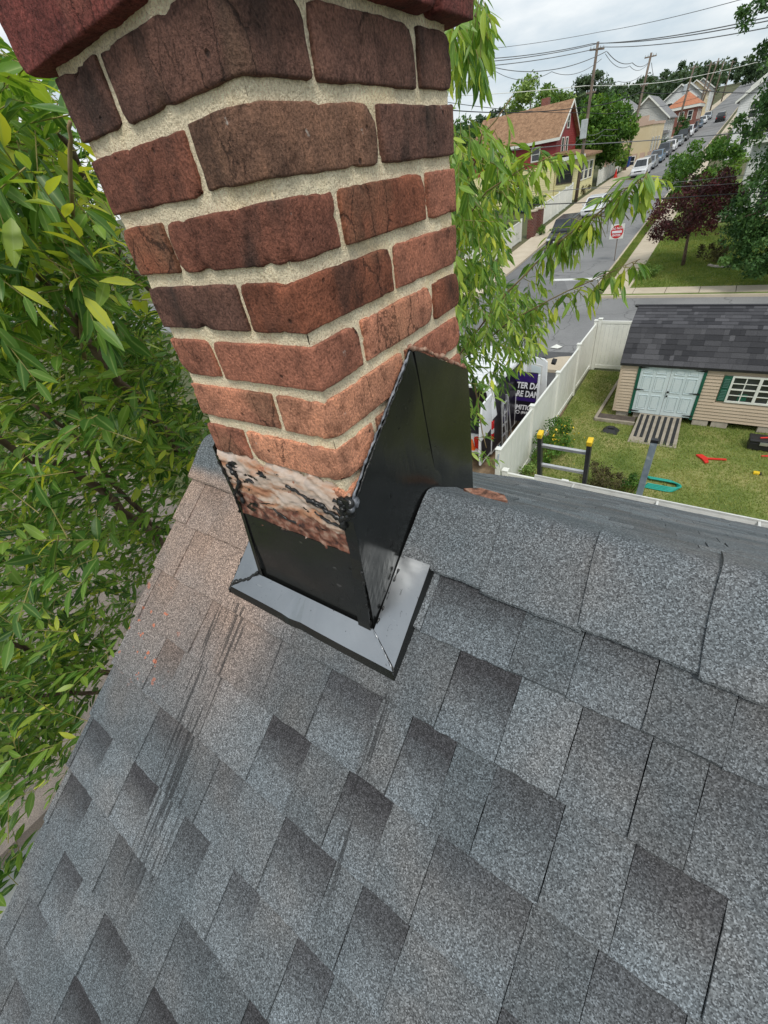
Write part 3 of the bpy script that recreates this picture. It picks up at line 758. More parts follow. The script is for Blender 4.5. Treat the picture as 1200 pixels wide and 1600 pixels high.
jx = [.012, .181, .345, .509, .673, .84, 1.0, 1.17, 1.33, 1.50, 1.66, 1.83]
while jx[-1] < XEND - .2: jx.append(jx[-1] + .166)
for i in range(len(jx) - 1): cap_piece(jx[i], jx[i+1] + .012, .0135, .0085, i)
cap_piece(XRAKE - .006, -.52, .0135, .0085, 90); cap_piece(-.53, -.318, .0135, .0085, 91)

# ================================================================== CHIMNEY
ch = thing('chimney', (-.156, .209, ZR), 'red brick chimney with cream mortar and black metal flashing straddling the roof ridge', 'chimney')
BS, BH, BJ = .203, .098, .012
WR_, WL_ = 2*BS + BJ, BS + BH + BJ
HP, BHT = .0743, .0575
def brick_mesh(lx, ly, lz, seed, rr=.0028, amp=.0013, step=.0072):
    r = random.Random(seed); off = Vector((r.uniform(0, 50), r.uniform(0, 50), r.uniform(0, 50)))
    bm = bmesh.new(); h = (lx/2, ly/2, lz/2)
    e_ = rr*1.15
    cs_ = [[-q, -q+e_*.45] + list(np.linspace(-q+e_, q-e_, max(3, int((2*q-2*e_)/step))+1)) + [q-e_*.45, q] for q in h]
    n = [len(c)-1 for c in cs_]
    for ax in range(3):
        a, b = (ax+1) % 3, (ax+2) % 3
        for sgn in (-1, 1):
            grid = []
            for i in range(n[a]+1):
                row = []
                for j in range(n[b]+1):
                    p = [0, 0, 0]; p[ax] = sgn*h[ax]; p[a] = cs_[a][i]; p[b] = cs_[b][j]
                    row.append(bm.verts.new(p))
                grid.append(row)
            for i in range(n[a]):
                for j in range(n[b]):
                    q = [grid[i][j], grid[i+1][j], grid[i+1][j+1], grid[i][j+1]]
                    bm.faces.new(q if sgn > 0 else q[::-1])
    bmesh.ops.remove_doubles(bm, verts=bm.verts, dist=1e-5)
    chips = [(Vector([r.choice((-1, 1))*h[0], r.choice((-1, 1))*h[1], r.choice((-1, 1))*h[2]]), r.uniform(.010, .024)) for _ in range(4)]
    chips += [(Vector([r.uniform(-1, 1)*h[0], r.choice((-1, 1))*h[1], r.choice((-1, 1))*h[2]]), r.uniform(.008, .020)) for _ in range(3)]
    chips += [(Vector([r.choice((-1, 1))*h[0], r.uniform(-1, 1)*h[1], r.choice((-1, 1))*h[2]]), r.uniform(.006, .015)) for _ in range(4)]
    for v in bm.verts:
        p = v.co.copy()
        rl = rr * (1 + .35 * mno.noise(p * 26 + off))
        q = Vector([max(-h[i]+rl, min(h[i]-rl, p[i])) for i in range(3)])
        d = p - q
        nrm = d.normalized() if d.length > 1e-9 else Vector((0, 0, 1))
        p = q + nrm * rl
        dsp = amp * (mno.noise(p * 28 + off) * 1.1 + mno.noise(p * 75 + off * 2) * .6 + .35 * mno.noise(p * 190 + off))
        nn = mno.noise(p * 45 - off)
        if nn > .50: dsp -= (nn - .50) * .012
        for cc, cr_ in chips:
            dd = (p - cc).length
            if dd < cr_: dsp -= (1 - dd / cr_)**1.6 * (.0060 if cr_ > .015 else .0036)
        # edges wander a little, as hand-made bricks do
        p = p + nrm * dsp + Vector((mno.noise(p * 9 + off), mno.noise(p * 9 - off), mno.noise(p * 8 + off * 3))) * .0011
        v.co = p
    me = bpy.data.meshes.new('brick'); bm.to_mesh(me); bm.free(); me.shade_smooth()
    me.materials.append(MT['brick'])
    return me
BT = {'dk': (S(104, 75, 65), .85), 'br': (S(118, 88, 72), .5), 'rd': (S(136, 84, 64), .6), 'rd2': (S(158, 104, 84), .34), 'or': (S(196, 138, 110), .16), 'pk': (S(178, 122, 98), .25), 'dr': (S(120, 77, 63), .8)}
def brick(x0, x1, y0, y1, k, tone, name='brick', hgt=BHT, z0=None, seed=None):
    zb = (-k * HP if z0 is None else z0) + Z0
    seed = seed if seed is not None else int(abs(x0) * 1000 * 7 + y0 * 1000 * 13 + k * 101)
    r = random.Random(seed)
    me = brick_mesh(x1-x0, y1-y0, hgt, seed)
    o = link(name, me, ch, None, ((x0+x1)/2 + r.uniform(-.0015, .0015), (y0+y1)/2 + r.uniform(-.0015, .0015), zb + hgt/2 + r.uniform(-.001, .001)))
    o.rotation_euler = (r.uniform(-.008, .008), r.uniform(-.010, .010), r.uniform(-.006, .006))
    c, soot = BT[tone]; j = r.uniform(.92, 1.08)
    o.color = (c[0]*j, c[1]*j, c[2]*j, 1); o['soot'] = soot
    return o
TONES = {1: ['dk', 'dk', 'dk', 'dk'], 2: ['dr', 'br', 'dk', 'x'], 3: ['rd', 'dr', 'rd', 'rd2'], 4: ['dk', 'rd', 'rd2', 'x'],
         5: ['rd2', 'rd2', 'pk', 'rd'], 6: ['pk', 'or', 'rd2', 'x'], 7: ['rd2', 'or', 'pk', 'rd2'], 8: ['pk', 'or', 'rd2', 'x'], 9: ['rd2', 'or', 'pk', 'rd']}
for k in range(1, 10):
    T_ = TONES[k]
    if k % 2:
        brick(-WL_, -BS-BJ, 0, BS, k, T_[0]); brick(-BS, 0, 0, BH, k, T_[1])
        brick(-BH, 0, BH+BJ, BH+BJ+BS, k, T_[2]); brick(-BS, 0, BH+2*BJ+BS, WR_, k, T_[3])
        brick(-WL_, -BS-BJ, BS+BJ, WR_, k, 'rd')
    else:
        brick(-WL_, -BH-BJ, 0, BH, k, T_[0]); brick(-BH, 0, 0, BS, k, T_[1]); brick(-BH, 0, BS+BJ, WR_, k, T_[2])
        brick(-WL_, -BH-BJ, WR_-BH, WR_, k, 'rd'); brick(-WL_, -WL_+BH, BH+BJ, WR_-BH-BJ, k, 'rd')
# corbelled top course in redder brick, oversailing the shaft
OV = .030
capz = -.0075
BT['cap'] = (S(118, 64, 58), .45)
cx0, cx1, cy0, cy1 = -WL_-OV, OV*.7, -OV*.45, WR_+OV
for (a, b, c, d) in [(cx0, cx0+BS+.04, cy0, cy0+BH), (cx0+BS+.05, cx1, cy0, cy0+BS*.95), (cx1-BH, cx1, cy0+BS*.95+.011, cy1-BH-.011), (cx1-BS, cx1, cy1-BH, cy1), (cx0, cx1-BS-.011, cy1-BH, cy1), (cx0, cx0+BH, cy0+BH+.011, cy1-BH-.011)]:
    brick(a, b, c, d, 0, 'cap', 'cap_brick', .075, capz)
MB().box(cx0+.012, cx1-.012, cy0+.012, cy1-.012, Z0+capz+.006, Z0+.066).build('cap_mortar', MT['mortar'], ch)
bx('flue_liner', MT['crumb'], ch, -.26, -.05, .09, .33, Z0+.06, Z0+.12)
# mortar: rough faces set just behind the brick faces
def mortar_face(mb, fn, a0, a1, z0, z1, st=.0046):
    na, nz = int((a1-a0)/st), int((z1-z0)/st); vs = []; fs = []
    for j in range(nz+1):
        for i in range(na+1):
            a = a0+(a1-a0)*i/na; z = z0+(z1-z0)*j/nz
            p = fn(a, z, 0); P = Vector(p)
            d = .0020*mno.noise(P*16) + .0012*mno.noise(P*45) + .0010*mno.noise(P*140) + .0009*mno.noise(P*320)
            row = (-z/HP) % 1.0
            vs.append(fn(a, z, d))
    for j in range(nz):
        for i in range(na):
            q = j*(na+1)+i; fs.append((q, q+1, q+na+2, q+na+1))
    mb.add([(x, y, z+Z0) for x, y, z in vs], fs)
mb = MB(); RC_ = .0062
mortar_face(mb, lambda a, z, d: (a, RC_-d, z), -WL_+RC_, -RC_, -.70, -.004)
mortar_face(mb, lambda a, z, d: (-RC_+d, a, z), RC_, WR_-RC_, -.70, -.004)
mortar_face(mb, lambda a, z, d: (-WL_+RC_-d, a, z), RC_, WR_-RC_, -.70, -.004, .012)
mortar_face(mb, lambda a, z, d: (a, WR_-RC_+d, z), -WL_+RC_, -RC_, -.70, -.004, .012)
mb.box(-WL_+.02, -.02, .02, WR_-.02, Z0-.98, Z0-.006)
mb.build('mortar', MT['mortar'], ch, smooth=True)
# roof cement smeared across the front above the flashing
vs = []; fs = []; idx = {}
NX, NZ = 110, 66; xa, xb = -WL_-.003, .004; za, zb = -.688, -.480
def ztop(x):
    t = (x - xa) / (xb - xa)
    return -.528 + .030*mno.noise(Vector((x*13, 0, 3))) + .013*mno.noise(Vector((x*48, 1, 3))) - .02*max(0, (t-.75)/.25) + .006*(1-t)
for j in range(NZ+1):
    for i in range(NX+1):
        x = xa+(xb-xa)*i/NX; z = za+(zb-za)*j/NZ
        f = min(1, max(0, (ztop(x)-z)/.012))
        d = .0005 + f*(.0036 + .0045*mno.noise(Vector((x*22-z*20, 0, z*60+x*20))) + .0026*mno.noise(Vector((x*80, 2, z*120))) + .0012*mno.noise(Vector((x*200, 5, z*260))))
        vs.append((x, -d if z < ztop(x) else .004, z+Z0))
for j in range(NZ):
    for i in range(NX):
        q = j*(NX+1)+i
        if vs[q][2]-Z0 < ztop(vs[q][0])+.006: fs.append((q, q+1, q+NX+2, q+NX+1))
MB().add(vs, fs).build('roof_cement', MT['cement'], ch, smooth=True)
# --- flashing: sheet metal, its dark reflection of the roof put into the colour
def sheet(name, fn, nu, nv, mat, parent, th=.0016, nrm=(0, -1, 0)):
    vs = []; fs = []
    for j in range(nv+1):
        for i in range(nu+1):
            vs.append(fn(i/nu, j/nv))
    for j in range(nv):
        for i in range(nu):
            q = j*(nu+1)+i; fs.append((q, q+1, q+nu+2, q+nu+1))
    n0 = len(vs); nv_ = Vector(nrm)*th
    vs += [tuple(Vector(p)-nv_) for p in vs]
    fs2 = [tuple(i+n0 for i in reversed(f)) for f in fs]
    per = [i for i in range(nu+1)] + [j*(nu+1)+nu for j in range(1, nv+1)] + [nv*(nu+1)+i for i in range(nu-1, -1, -1)] + [j*(nu+1) for j in range(nv-1, 0, -1)]
    fs3 = [(per[i], per[(i+1) % len(per)], per[(i+1) % len(per)]+n0, per[i]+n0) for i in range(len(per))]
    return MB().add(vs, fs+fs2+fs3).build(name, mat, parent, smooth=False)
YB = -.026
def front_fn(u, v):
    x = -WL_-.007 + (WL_+.015)*u
    ztp = -.672 - .004*u + .003*mno.noise(Vector((x*30, 5, 0)))
    zbt = -.84+SL*YB-.006
    z = zbt+(ztp-zbt)*v
    y = YB*(1-v)-.006*v + .0022*mno.noise(Vector((x*9, z*9, 1)))*math.sin(math.pi*min(1, v*1.2))
    return (x, y, z+Z0)
sheet('front_flashing', front_fn, 24, 14, MT['flash'], ch)
# folded corner strip of the side piece wrapping on to the front
def wrap_fn(u, v):
    z = -.858+(-.545+.858)*v; y = YB*(1-min(1, v/.62))-.0075
    return (.007-.030*u*(1-.25*v), y-.0012-.0008*math.sin(v*20), z+Z0)
sheet('corner_flashing', wrap_fn, 3, 14, MT['flash'], ch)
def leftwrap_fn(u, v):
    z = -.862+(-.53+.862)*v; y = YB*(1-min(1, v/.62))-.0070
    return (-WL_-.008+.012*u*(1-.35*v), y+.0006, z+Z0)
sheet('corner_flashing', leftwrap_fn, 2, 14, MT['flash'], ch)
# side pieces follow the pitch: up to the ridge and down behind it
def side_top(y):
    if y < .216: return -.555+(.216+.006-.0)*0 + (y+.006)/(.222)*(.555-.386)
    return -.386-(y-.216)/.214*.116
def sideA(u, v):
    yb_, yt_ = YB+(.287-YB)*u, -.005+(.229+.005)*u
    zt = side_top(yt_) + .003*mno.noise(Vector((u*9, 4, 4)))
    zb_ = -.84+SL*min(yb_, .21)-.02
    y = yb_+(yt_-yb_)*v; z = zb_+(zt-zb_)*v
    return (.0125-.0065*v+.0022*mno.noise(Vector((y*11, z*11, 7))), y, z+Z0)
def sideB(u, v):
    yb_, yt_ = .283+(.432-.283)*u, .226+(.430-.226)*u
    zt = side_top(yt_) + .003*mno.noise(Vector((u*11, 4, 8))); zb_ = -.87
    y = yb_+(yt_-yb_)*v; z = zb_+(zt-zb_)*v
    return (.0150-.0065*v+.003*u*(1-.3*v)+.0016*mno.noise(Vector((y*11, z*11, 17))), y, z+Z0)
sheet('side_flashing', sideA, 18, 18, MT['flash'], ch, nrm=(1, 0, 0))
sheet('side_flashing', sideB, 12, 18, MT['flash'], ch, nrm=(1, 0, 0))
def sideL(u, v):
    ya_ = YB*max(0, 1-v/.6)-.004*min(1, v/.6); y = ya_+(WR_+.01-ya_)*u; zt = -.53+min(1, (y+.03)/.24)*.15; zb_ = -.90 if y < 0 else -.84+SL*min(y, .21)-.03
    return (-WL_-.009, y, zb_+(zt-zb_)*v+Z0)
sheet('side_flashing', sideL, 10, 6, MT['flash'], ch, nrm=(-1, 0, 0))
# sealant beads along the raw edges
def bead(name, pts, r0, mat, seed, n=8):
    P = []; rad = []; k = 0
    for i in range(len(pts)-1):
        a, b = Vector(pts[i]), Vector(pts[i+1]); m_ = max(2, int((b-a).length/.0035))
        for q in range(m_):
            p = a.lerp(b, q/m_); w_ = p*95+Vector((seed*3.1, 0, 0))
            P.append(p+Vector((mno.noise(w_)*.5, mno.noise(w_+Vector((9, 0, 0))), mno.noise(w_+Vector((0, 9, 0)))))*r0*1.1)
            rad.append(r0*max(.25, .8+.9*mno.noise(p*140+Vector((0, seed*2.3, 0)))))
    return MB().tube(P, rad, n).build(name, mat, ch, smooth=True)
zz = lambda y, z: (.0075, y, z+Z0)
bead('sealant', [zz(-.006, -.558), zz(.03, -.525), zz(.10, -.472), zz(.16, -.428), zz(.216, -.388)], .0023, MT['caulk'], 1)
bead('sealant', [zz(-.004, -.568), zz(.06, -.512), zz(.13, -.458), zz(.205, -.402)], .0024, MT['tar'], 6)
bead('rubble', [zz(.205, -.380), zz(.26, -.404), zz(.34, -.448), zz(.428, -.498)], .0046, MT['crumb'], 2)
bead('tar', [(-.018, -.008, Z0-.60), (.004, -.008, Z0-.575), (.006, .0, Z0-.555), (-.03, -.007, Z0-.553)], .0075, MT['tar'], 3)
bead('tar', [(-.002, -.009, Z0-.555), (-.02, -.008, Z0-.59), (-.055, -.006, Z0-.578), (-.09, -.006, Z0-.566)], .005, MT['tar'], 13)
for i_, st_ in enumerate([[(-.02, -.006, -.595), (-.06, -.007, -.582), (-.10, -.006, -.566), (-.14, -.005, -.556)], [(-.015, -.007, -.612), (-.055, -.007, -.606), (-.085, -.006, -.594)], [(-.285, -.007, -.555), (-.275, -.008, -.58), (-.295, -.008, -.61), (-.29, -.008, -.64)], [(-.03, -.007, -.57), (-.012, -.007, -.585), (-.02, -.008, -.605)], [(-.20, -.006, -.625), (-.17, -.006, -.64), (-.13, -.006, -.648)], [(-.25, -.006, -.57), (-.225, -.006, -.572)]]):
    bead('tar', [(a_, b_, c_+Z0) for a_, b_, c_ in st_], (.0036, .003, .0042, .0045, .0025, .003)[i_], MT['tar'], 40+i_)
bead('tar', [(.006, -.0065, Z0-.565), (.009, .012, Z0-.553), (.004, .0, Z0-.575)], .006, MT['caulk'], 23)
bead('tar', [(-WL_-.004, -.009, Z0-.54), (-WL_+.010, -.010, Z0-.60), (-WL_-.002, -.012, Z0-.67)], .003, MT['tar'], 4)
bead('tar', [(-WL_+.02, -.006, Z0-.545), (-WL_+.035, -.006, Z0-.57), (-WL_+.03, -.006, Z0-.60)], .004, MT['tar'], 14)
bead('tar', [(.005, -.014, Z0-.70), (.004, -.022, Z0-.80), (.006, -.031, Z0-.862)], .0032, MT['tar'], 5)
# apron: flanges lying on the shingles with a hemmed outer edge
def onroof(x, y, h): return (x, y, roofz(y)+h)
def quadsheet(name, pts, fs, mat):
    vs = [onroof(*p) for p in pts]; n0 = len(vs)
    vs += [(x, y, z-.0014) for x, y, z in vs]
    return MB().add(vs, fs+[tuple(i+n0 for i in reversed(f)) for f in fs]).build(name, mat, ch)
AX0, AX1, AY = -.400, .086, -.082
ht, hb = .0125, .0065
def flange_front():
    n = 24; pts = []; fs = []
    for i in range(n+1):
        t = i/n
        xi = -WL_-.010+(WL_+.024)*t; xo = (AX0+.012)+(AX1-.012-AX0-.012)*t; xe = AX0+(AX1-AX0)*t
        dent = -.006*math.exp(-((xo+.19)/.016)**2)+.003*math.exp(-((xo+.155)/.02)**2)
        wob = .0012*mno.noise(Vector((xo*12, 0, 0)))
        pts += [(xi, YB-.004, ht+.004), (xo+.006*(2*t-1), AY+.008, ht+.004+dent+wob), (xe, AY+.002+dent*.6, hb-.002+dent*.5), (xe, AY, -.002)]
    for i in range(n):
        fs.append((4*i, 4*i+1, 4*i+5, 4*i+4))
    quadsheet('flashing_hem', pts, [(4*i+j, 4*i+j+1, 4*i+j+5, 4*i+j+4) for i in range(n) for j in (1, 2)], MT['flash'])  # hem takes the darker copy of the metal, its dark reflection painted in
    return quadsheet('apron_flashing', pts, fs, MT['apron'])
flange_front()
def flange_side(xi, xm, xe, y_top, name):
    n = 14; pts = []; fs = []
    for i in range(n+1):
        t = i/n
        yi = YB-.004+(y_top-YB+.004)*t; ym = AY+.014+(y_top-AY-.014)*t; ye = AY+(y_top-AY)*t
        wob = .001*mno.noise(Vector((yi*12, xi, 0)))
        pts += [(xi, yi, ht+.004+.001), (xm+(.006 if xe > 0 else -.006), ym, ht+.005+wob), (xe, ye, hb-.003), (xe+(.0005 if xe > 0 else -.0005), ye, -.003)]
    for i in range(n):
        fs.append((4*i, 4*i+1, 4*i+5, 4*i+4))
    quadsheet('flashing_hem', pts, [(4*i+j, 4*i+j+1, 4*i+j+5, 4*i+j+4) for i in range(n) for j in (1, 2)], MT['flash'])  # side hem likewise: same metal, darkened in colour for what it reflects
    return quadsheet(name, pts, fs, MT['apron'])
flange_side(.014, AX1-.012, AX1, .094, 'apron_flashing')
flange_side(-WL_-.010, AX0+.012, AX0, .085, 'apron_flashing')
bead('seam', [onroof(.010, YB-.003, .017), onroof(AX1-.014, AY+.016, .0135), onroof(AX1-.003, AY+.004, .007)], .0016, MT['apron'], 8, 6)
bead('tar', [onroof(-WL_-.012, YB, .018), onroof(-WL_-.035, YB-.018, .015), onroof(AX0+.012, AY+.018, .014), onroof(AX0-.002, AY+.004, .006)], .0048, MT['tar'], 9)
bead('tar', [onroof(AX0, AY+.0, .005), onroof(AX0, -.03, .007), onroof(AX0+.002, .03, .008)], .0042, MT['tar'], 10)
bead('tar', [onroof(.016, -.02, .016), onroof(.018, .05, .014), onroof(.02, .075, .016)], .0028, MT['tar'], 11)
# crumb of old flashing behind the chimney on the ridge
chip = thing('roofing_scrap', (.115, .325, ZR-.06), 'brown scrap of old roofing left on the ridge behind the chimney', 'debris')
MB().prism([(.045, .318), (.09, .300), (.15, .312), (.135, .330), (.08, .334)], 'z', ZR-.058, ZR-.050).build('scrap', MT['crumb'], chip)

# ================================================================== YARD
# ---- white vinyl fence: posts, boards, rails
def fence_run(parent, p, q, posts, top, bot=.06, bw=.148, face=1, cap=True):
    (x0, y0), (x1, y1) = p, q
    L = math.hypot(x1-x0, y1-y0); ux, uy = (x1-x0)/L, (y1-y0)/L; nx, ny = -uy, ux
    def blk(name, s0, s1, w0, w1, z0, z1, bevel=0):
        zb = G(y0+uy*(s0+s1)/2)
        c = [(x0+ux*s+nx*w, y0+uy*s+ny*w) for s, w in ((s0, w0), (s1, w0), (s1, w1), (s0, w1))]
        return MB().prism(c, 'z', zb+z0, zb+z1).build(name, MT['vinyl'], parent, bevel=bevel)
    for s in posts:
        po = blk('post', s-.064, s+.064, -.064, .064, 0, top+.06, .006)
        if cap: blk('post_cap', s-.078, s+.078, -.078, .078, top+.06, top+.09, .01)
    for a, b in zip(posts[:-1], posts[1:]):
        blk('rail', a+.065, b-.065, -.028, .028, top-.10, top, .006)
        blk('rail', a+.065, b-.065, -.028, .028, bot, bot+.14, .006)
        n = max(1, round((b-a-.13)/bw)); st = (b-a-.13)/n
        for i in range(n):
            o = .0015 if i % 2 else -.0015
            blk('board', a+.065+i*st+.003, a+.065+(i+1)*st-.003, -.011+o, .011+o, bot+.14, top-.10, .004)
f = thing('vinyl_fence', (-2.78, 13, 0), 'tall white vinyl privacy fence between the driveway and the back yard', 'fence')
fence_run(f, (-2.78, 8.05), (-2.78, 17.85), [0, 2.45, 4.9, 7.35, 9.8], 1.80)
fence_run(f, (-2.70, 17.85), (5.0, 17.85), [.06, 2.45, 4.9, 7.35], 1.86)
f = thing('vinyl_gate', (-2.0, 8.0, 0), 'low white vinyl panel across the near end of the yard by the gutter', 'gate')
fence_run(f, (-2.66, 8.05), (-1.15, 8.05), [.06, 1.45], 1.24)
# ---- shed
SX0, SX1, SY0, SY1, SZ0, SEV = -1.2, 5.2, 14.2, 17.2, .22, 1.86
sh = thing('garden_shed', (2, 15.7, 0), 'tan sided garden shed with dark gambrel roof and pale double doors', 'shed')
mb = MB().box(SX0+.02, SX1-.02, SY0+.02, SY1, SZ0, SEV+.02)
mb.prism([(SY0+.02, SEV), (SY0+.50, 2.70), (SY0+1.5, 3.02), (SY1-.5, 2.70), (SY1, SEV)], 'x', SX0+.02, SX1-.02)
mb.build('wall', MT['siding'], sh)
DX0, DX1, DZ0, DZ1 = -.66, .93, SZ0+.02, 1.80
WX0, WX1, WZ0, WZ1 = 1.66, 2.84, .90, 1.58
z = SZ0 + .01; bh = .098
while z < SEV - .02:
    z1 = min(z + bh, SEV)
    segs = [(SX0, DX0-.07), (DX1+.07, SX1)]
    if z1 > WZ0-.04 and z < WZ1+.04: segs = [(SX0, DX0-.07), (DX1+.07, 1.40), (WX1+.26, SX1)]
    for a, b in segs:
        MB().add([(a, SY0-.026, z), (b, SY0-.026, z), (b, SY0+.002, z1), (a, SY0+.002, z1), (a, SY0+.02, z), (b, SY0+.02, z)],
                 [(0, 1, 2, 3), (0, 4, 5, 1), (0, 3, 4), (1, 5, 2)]).build('siding_board', MT['siding'], sh)
    # end wall board
    MB().add([(SX0-.012, SY0+.02, z), (SX0-.012, SY1, z), (SX0+.004, SY1, z1), (SX0+.004, SY0+.02, z1), (SX0+.02, SY0+.02, z), (SX0+.02, SY1, z)],
             [(0, 3, 2, 1), (0, 1, 5, 4)]).build('siding_board', MT['siding'], sh)
    z += bh
bx('corner_trim', MT['siding'], sh, SX0-.02, SX0+.05, SY0-.022, SY0+.05, SZ0, SEV)
for a, b in ((DX0-.075, DX0), (DX1, DX1+.075)): bx('door_trim', MT['green'], sh, a, b, SY0-.045, SY0+.01, SZ0-.02, DZ1+.07)
bx('door_trim', MT['green'], sh, DX0, DX1, SY0-.045, SY0+.01, DZ1, DZ1+.07)
for a, b in ((DX0+.004, (DX0+DX1)/2-.004), ((DX0+DX1)/2+.004, DX1-.004)):
    d = bx('door', MT['door'], sh, a, b, SY0-.024, SY0+.006, DZ0, DZ1-.004)
    wd = b-a
    for pxx in (a+.09, a+wd/2+.035):
        for z0, z1 in ((DZ0+.14, DZ0+.62), (DZ0+.74, DZ0+1.22), (DZ0+1.30, DZ0+1.50)):
            pw = wd/2-.125
            mb = MB()
            mb.box(pxx, pxx+pw, SY0-.040, SY0-.024, z0, z0+.018); mb.box(pxx, pxx+pw, SY0-.040, SY0-.024, z1-.018, z1)
            mb.box(pxx, pxx+.018, SY0-.040, SY0-.024, z0+.018, z1-.018); mb.box(pxx+pw-.018, pxx+pw, SY0-.040, SY0-.024, z0+.018, z1-.018)
            mb.box(pxx+.045, pxx+pw-.045, SY0-.036, SY0-.024, z0+.045, z1-.045)
            mb.build('panel', MT['door'], d)
    hx = a+.004 if a < 0 else b-.004
    for hz in (DZ0+.07, (DZ0+DZ1)/2, DZ1-.09):
        sg = 1 if a < 0 else -1
        MB().prism([(hx-sg*.06, hz-.03), (hx-sg*.06, hz+.03), (hx, hz+.022), (hx+sg*.20, hz+.006), (hx+sg*.20, hz-.006), (hx, hz-.022)], 'y', SY0-.048, SY0-.0402).build('hinge', MT['black'], d)
MB().tube([((DX0+DX1)/2+.05, SY0-.024, 1.02), ((DX0+DX1)/2+.05, SY0-.085, 1.02)], [.018, .034], 10).build('knob', MT['black'], sh)
MB().tube([((DX0+DX1)/2+.05, SY0-.024, .88), ((DX0+DX1)/2+.05, SY0-.06, .88)], [.026, .026], 10).build('lock', MT['black'], sh)
wnd = bx('window', MT['glass'], sh, WX0, WX1, SY0-.006, SY0+.002, WZ0, WZ1)
for a, b, c, d in ((WX0-.05, WX1+.05, WZ1, WZ1+.05), (WX0-.05, WX1+.05, WZ0-.05, WZ0), (WX0-.05, WX0, WZ0, WZ1), (WX1, WX1+.05, WZ0, WZ1), ((WX0+WX1)/2-.035, (WX0+WX1)/2+.035, WZ0, WZ1)):
    bx('frame', MT['vinyl'], wnd, a, b, SY0-.035, SY0-.006, c, d)
for s0, s1 in ((WX0, (WX0+WX1)/2-.035), ((WX0+WX1)/2+.035, WX1)):
    for i in (1,): bx('muntin', MT['vinyl'], wnd, (s0+s1)/2-.012, (s0+s1)/2+.012, SY0-.020, SY0-.0065, WZ0, WZ1)
    for i, zz_ in enumerate((.25, .5, .75)):
        zq = WZ0+(WZ1-WZ0)*zz_; hh = .02 if i == 1 else .010
        bx('muntin', MT['vinyl'], wnd, s0, s1, SY0-.024, SY0-.0068, zq-hh, zq+hh)
bx('curtain', MT['green'], wnd, WX0+.22, WX0+.42, SY0-.0064, SY0-.0061, WZ0+.02, WZ0+.22)
for s0 in (1.42, WX1+.06):
    st = bx('shutter', MT['green'], sh, s0, s0+.19, SY0-.03, SY0-.013, WZ0-.03, WZ1+.04)
    for i in range(14):
        if i == 7: continue
        zq = WZ0+.0+i*.046
        MB().add([(s0+.03, SY0-.032, zq), (s0+.16, SY0-.032, zq), (s0+.16, SY0-.045, zq+.012), (s0+.03, SY0-.045, zq+.012), (s0+.03, SY0-.030, zq+.036), (s0+.16, SY0-.030, zq+.036)],
                 [(0, 1, 2, 3), (3, 2, 5, 4)]).build('louvre', MT['green'], st)
# gambrel roof and its shingles
def gam(s):                        # distance along the slope from eave -> (y, z)
    pts = [(SY0-.10, SEV-.03), (SY0+.50, 2.74), (SY0+1.5, 3.07)]
    for (a, b) in zip(pts[:-1], pts[1:]):
        L = math.hypot(b[0]-a[0], b[1]-a[1])
        if s <= L or b == pts[-1]:
            return (a[0]+(b[0]-a[0])*s/L, a[1]+(b[1]-a[1])*s/L, (-(b[1]-a[1])/L, (b[0]-a[0])/L))
        s -= L
roof = MB().prism([(SY0-.10, SEV-.04), (SY0+.50, 2.73), (SY0+1.5, 3.06), (SY1-.5, 2.73), (SY1+.10, SEV-.04), (SY1+.10, SEV-.10), (SY1-.5, 2.67), (SY0+1.5, 3.0), (SY0+.5, 2.67), (SY0-.10, SEV-.10)], 'x', SX0-.05, SX1+.05).build('roof', MT['black'], sh)
L1 = math.hypot(.60, .89); L2 = math.hypot(1.0, .33)
r = random.Random(77); s = 0; row = 0
while s < L1+L2-.02:
    s1 = min(s+.150, L1+L2)
    if s < L1 < s1: s1 = L1
    x = SX0-.06
    while x < SX1+.05:
        wd = r.uniform(.10, .42) if x < 3.4 else 2.0
        x1 = min(x+wd, SX1+.06)
        (ya, za, na), (yb_, zb_, nb_) = gam(s+.001), gam(s1-.001)
        t = r.choice((.004, .007)) + .005
        tone = min(1, max(0, r.gauss(.35, .22)))
        MB().add([(x+.002, ya+na[0]*t, za+na[1]*t), (x1-.002, ya+na[0]*t, za+na[1]*t), (x1-.002, yb_+na[0]*.002, zb_+na[1]*.002), (x+.002, yb_+na[0]*.002, zb_+na[1]*.002), (x+.002, ya, za), (x1-.002, ya, za)],
                 [(0, 1, 2, 3), (0, 4, 5, 1), (0, 3, 4), (1, 5, 2)], tone=tone).build('shingle', MT['farshingle'], roof)
        x = x1
    s = s1
bx('ridge_cap', MT['farshingle'], roof, SX0-.06, SX1+.06, SY0+1.44, SY0+1.56, 3.062, 3.085)
MB().tube([(SX0-.06, SY0+1.4, 3.08), (SX0-.12, SY0+1.36, 3.10)], [.05, .035], 8).build('security_light', MT['black'], sh)
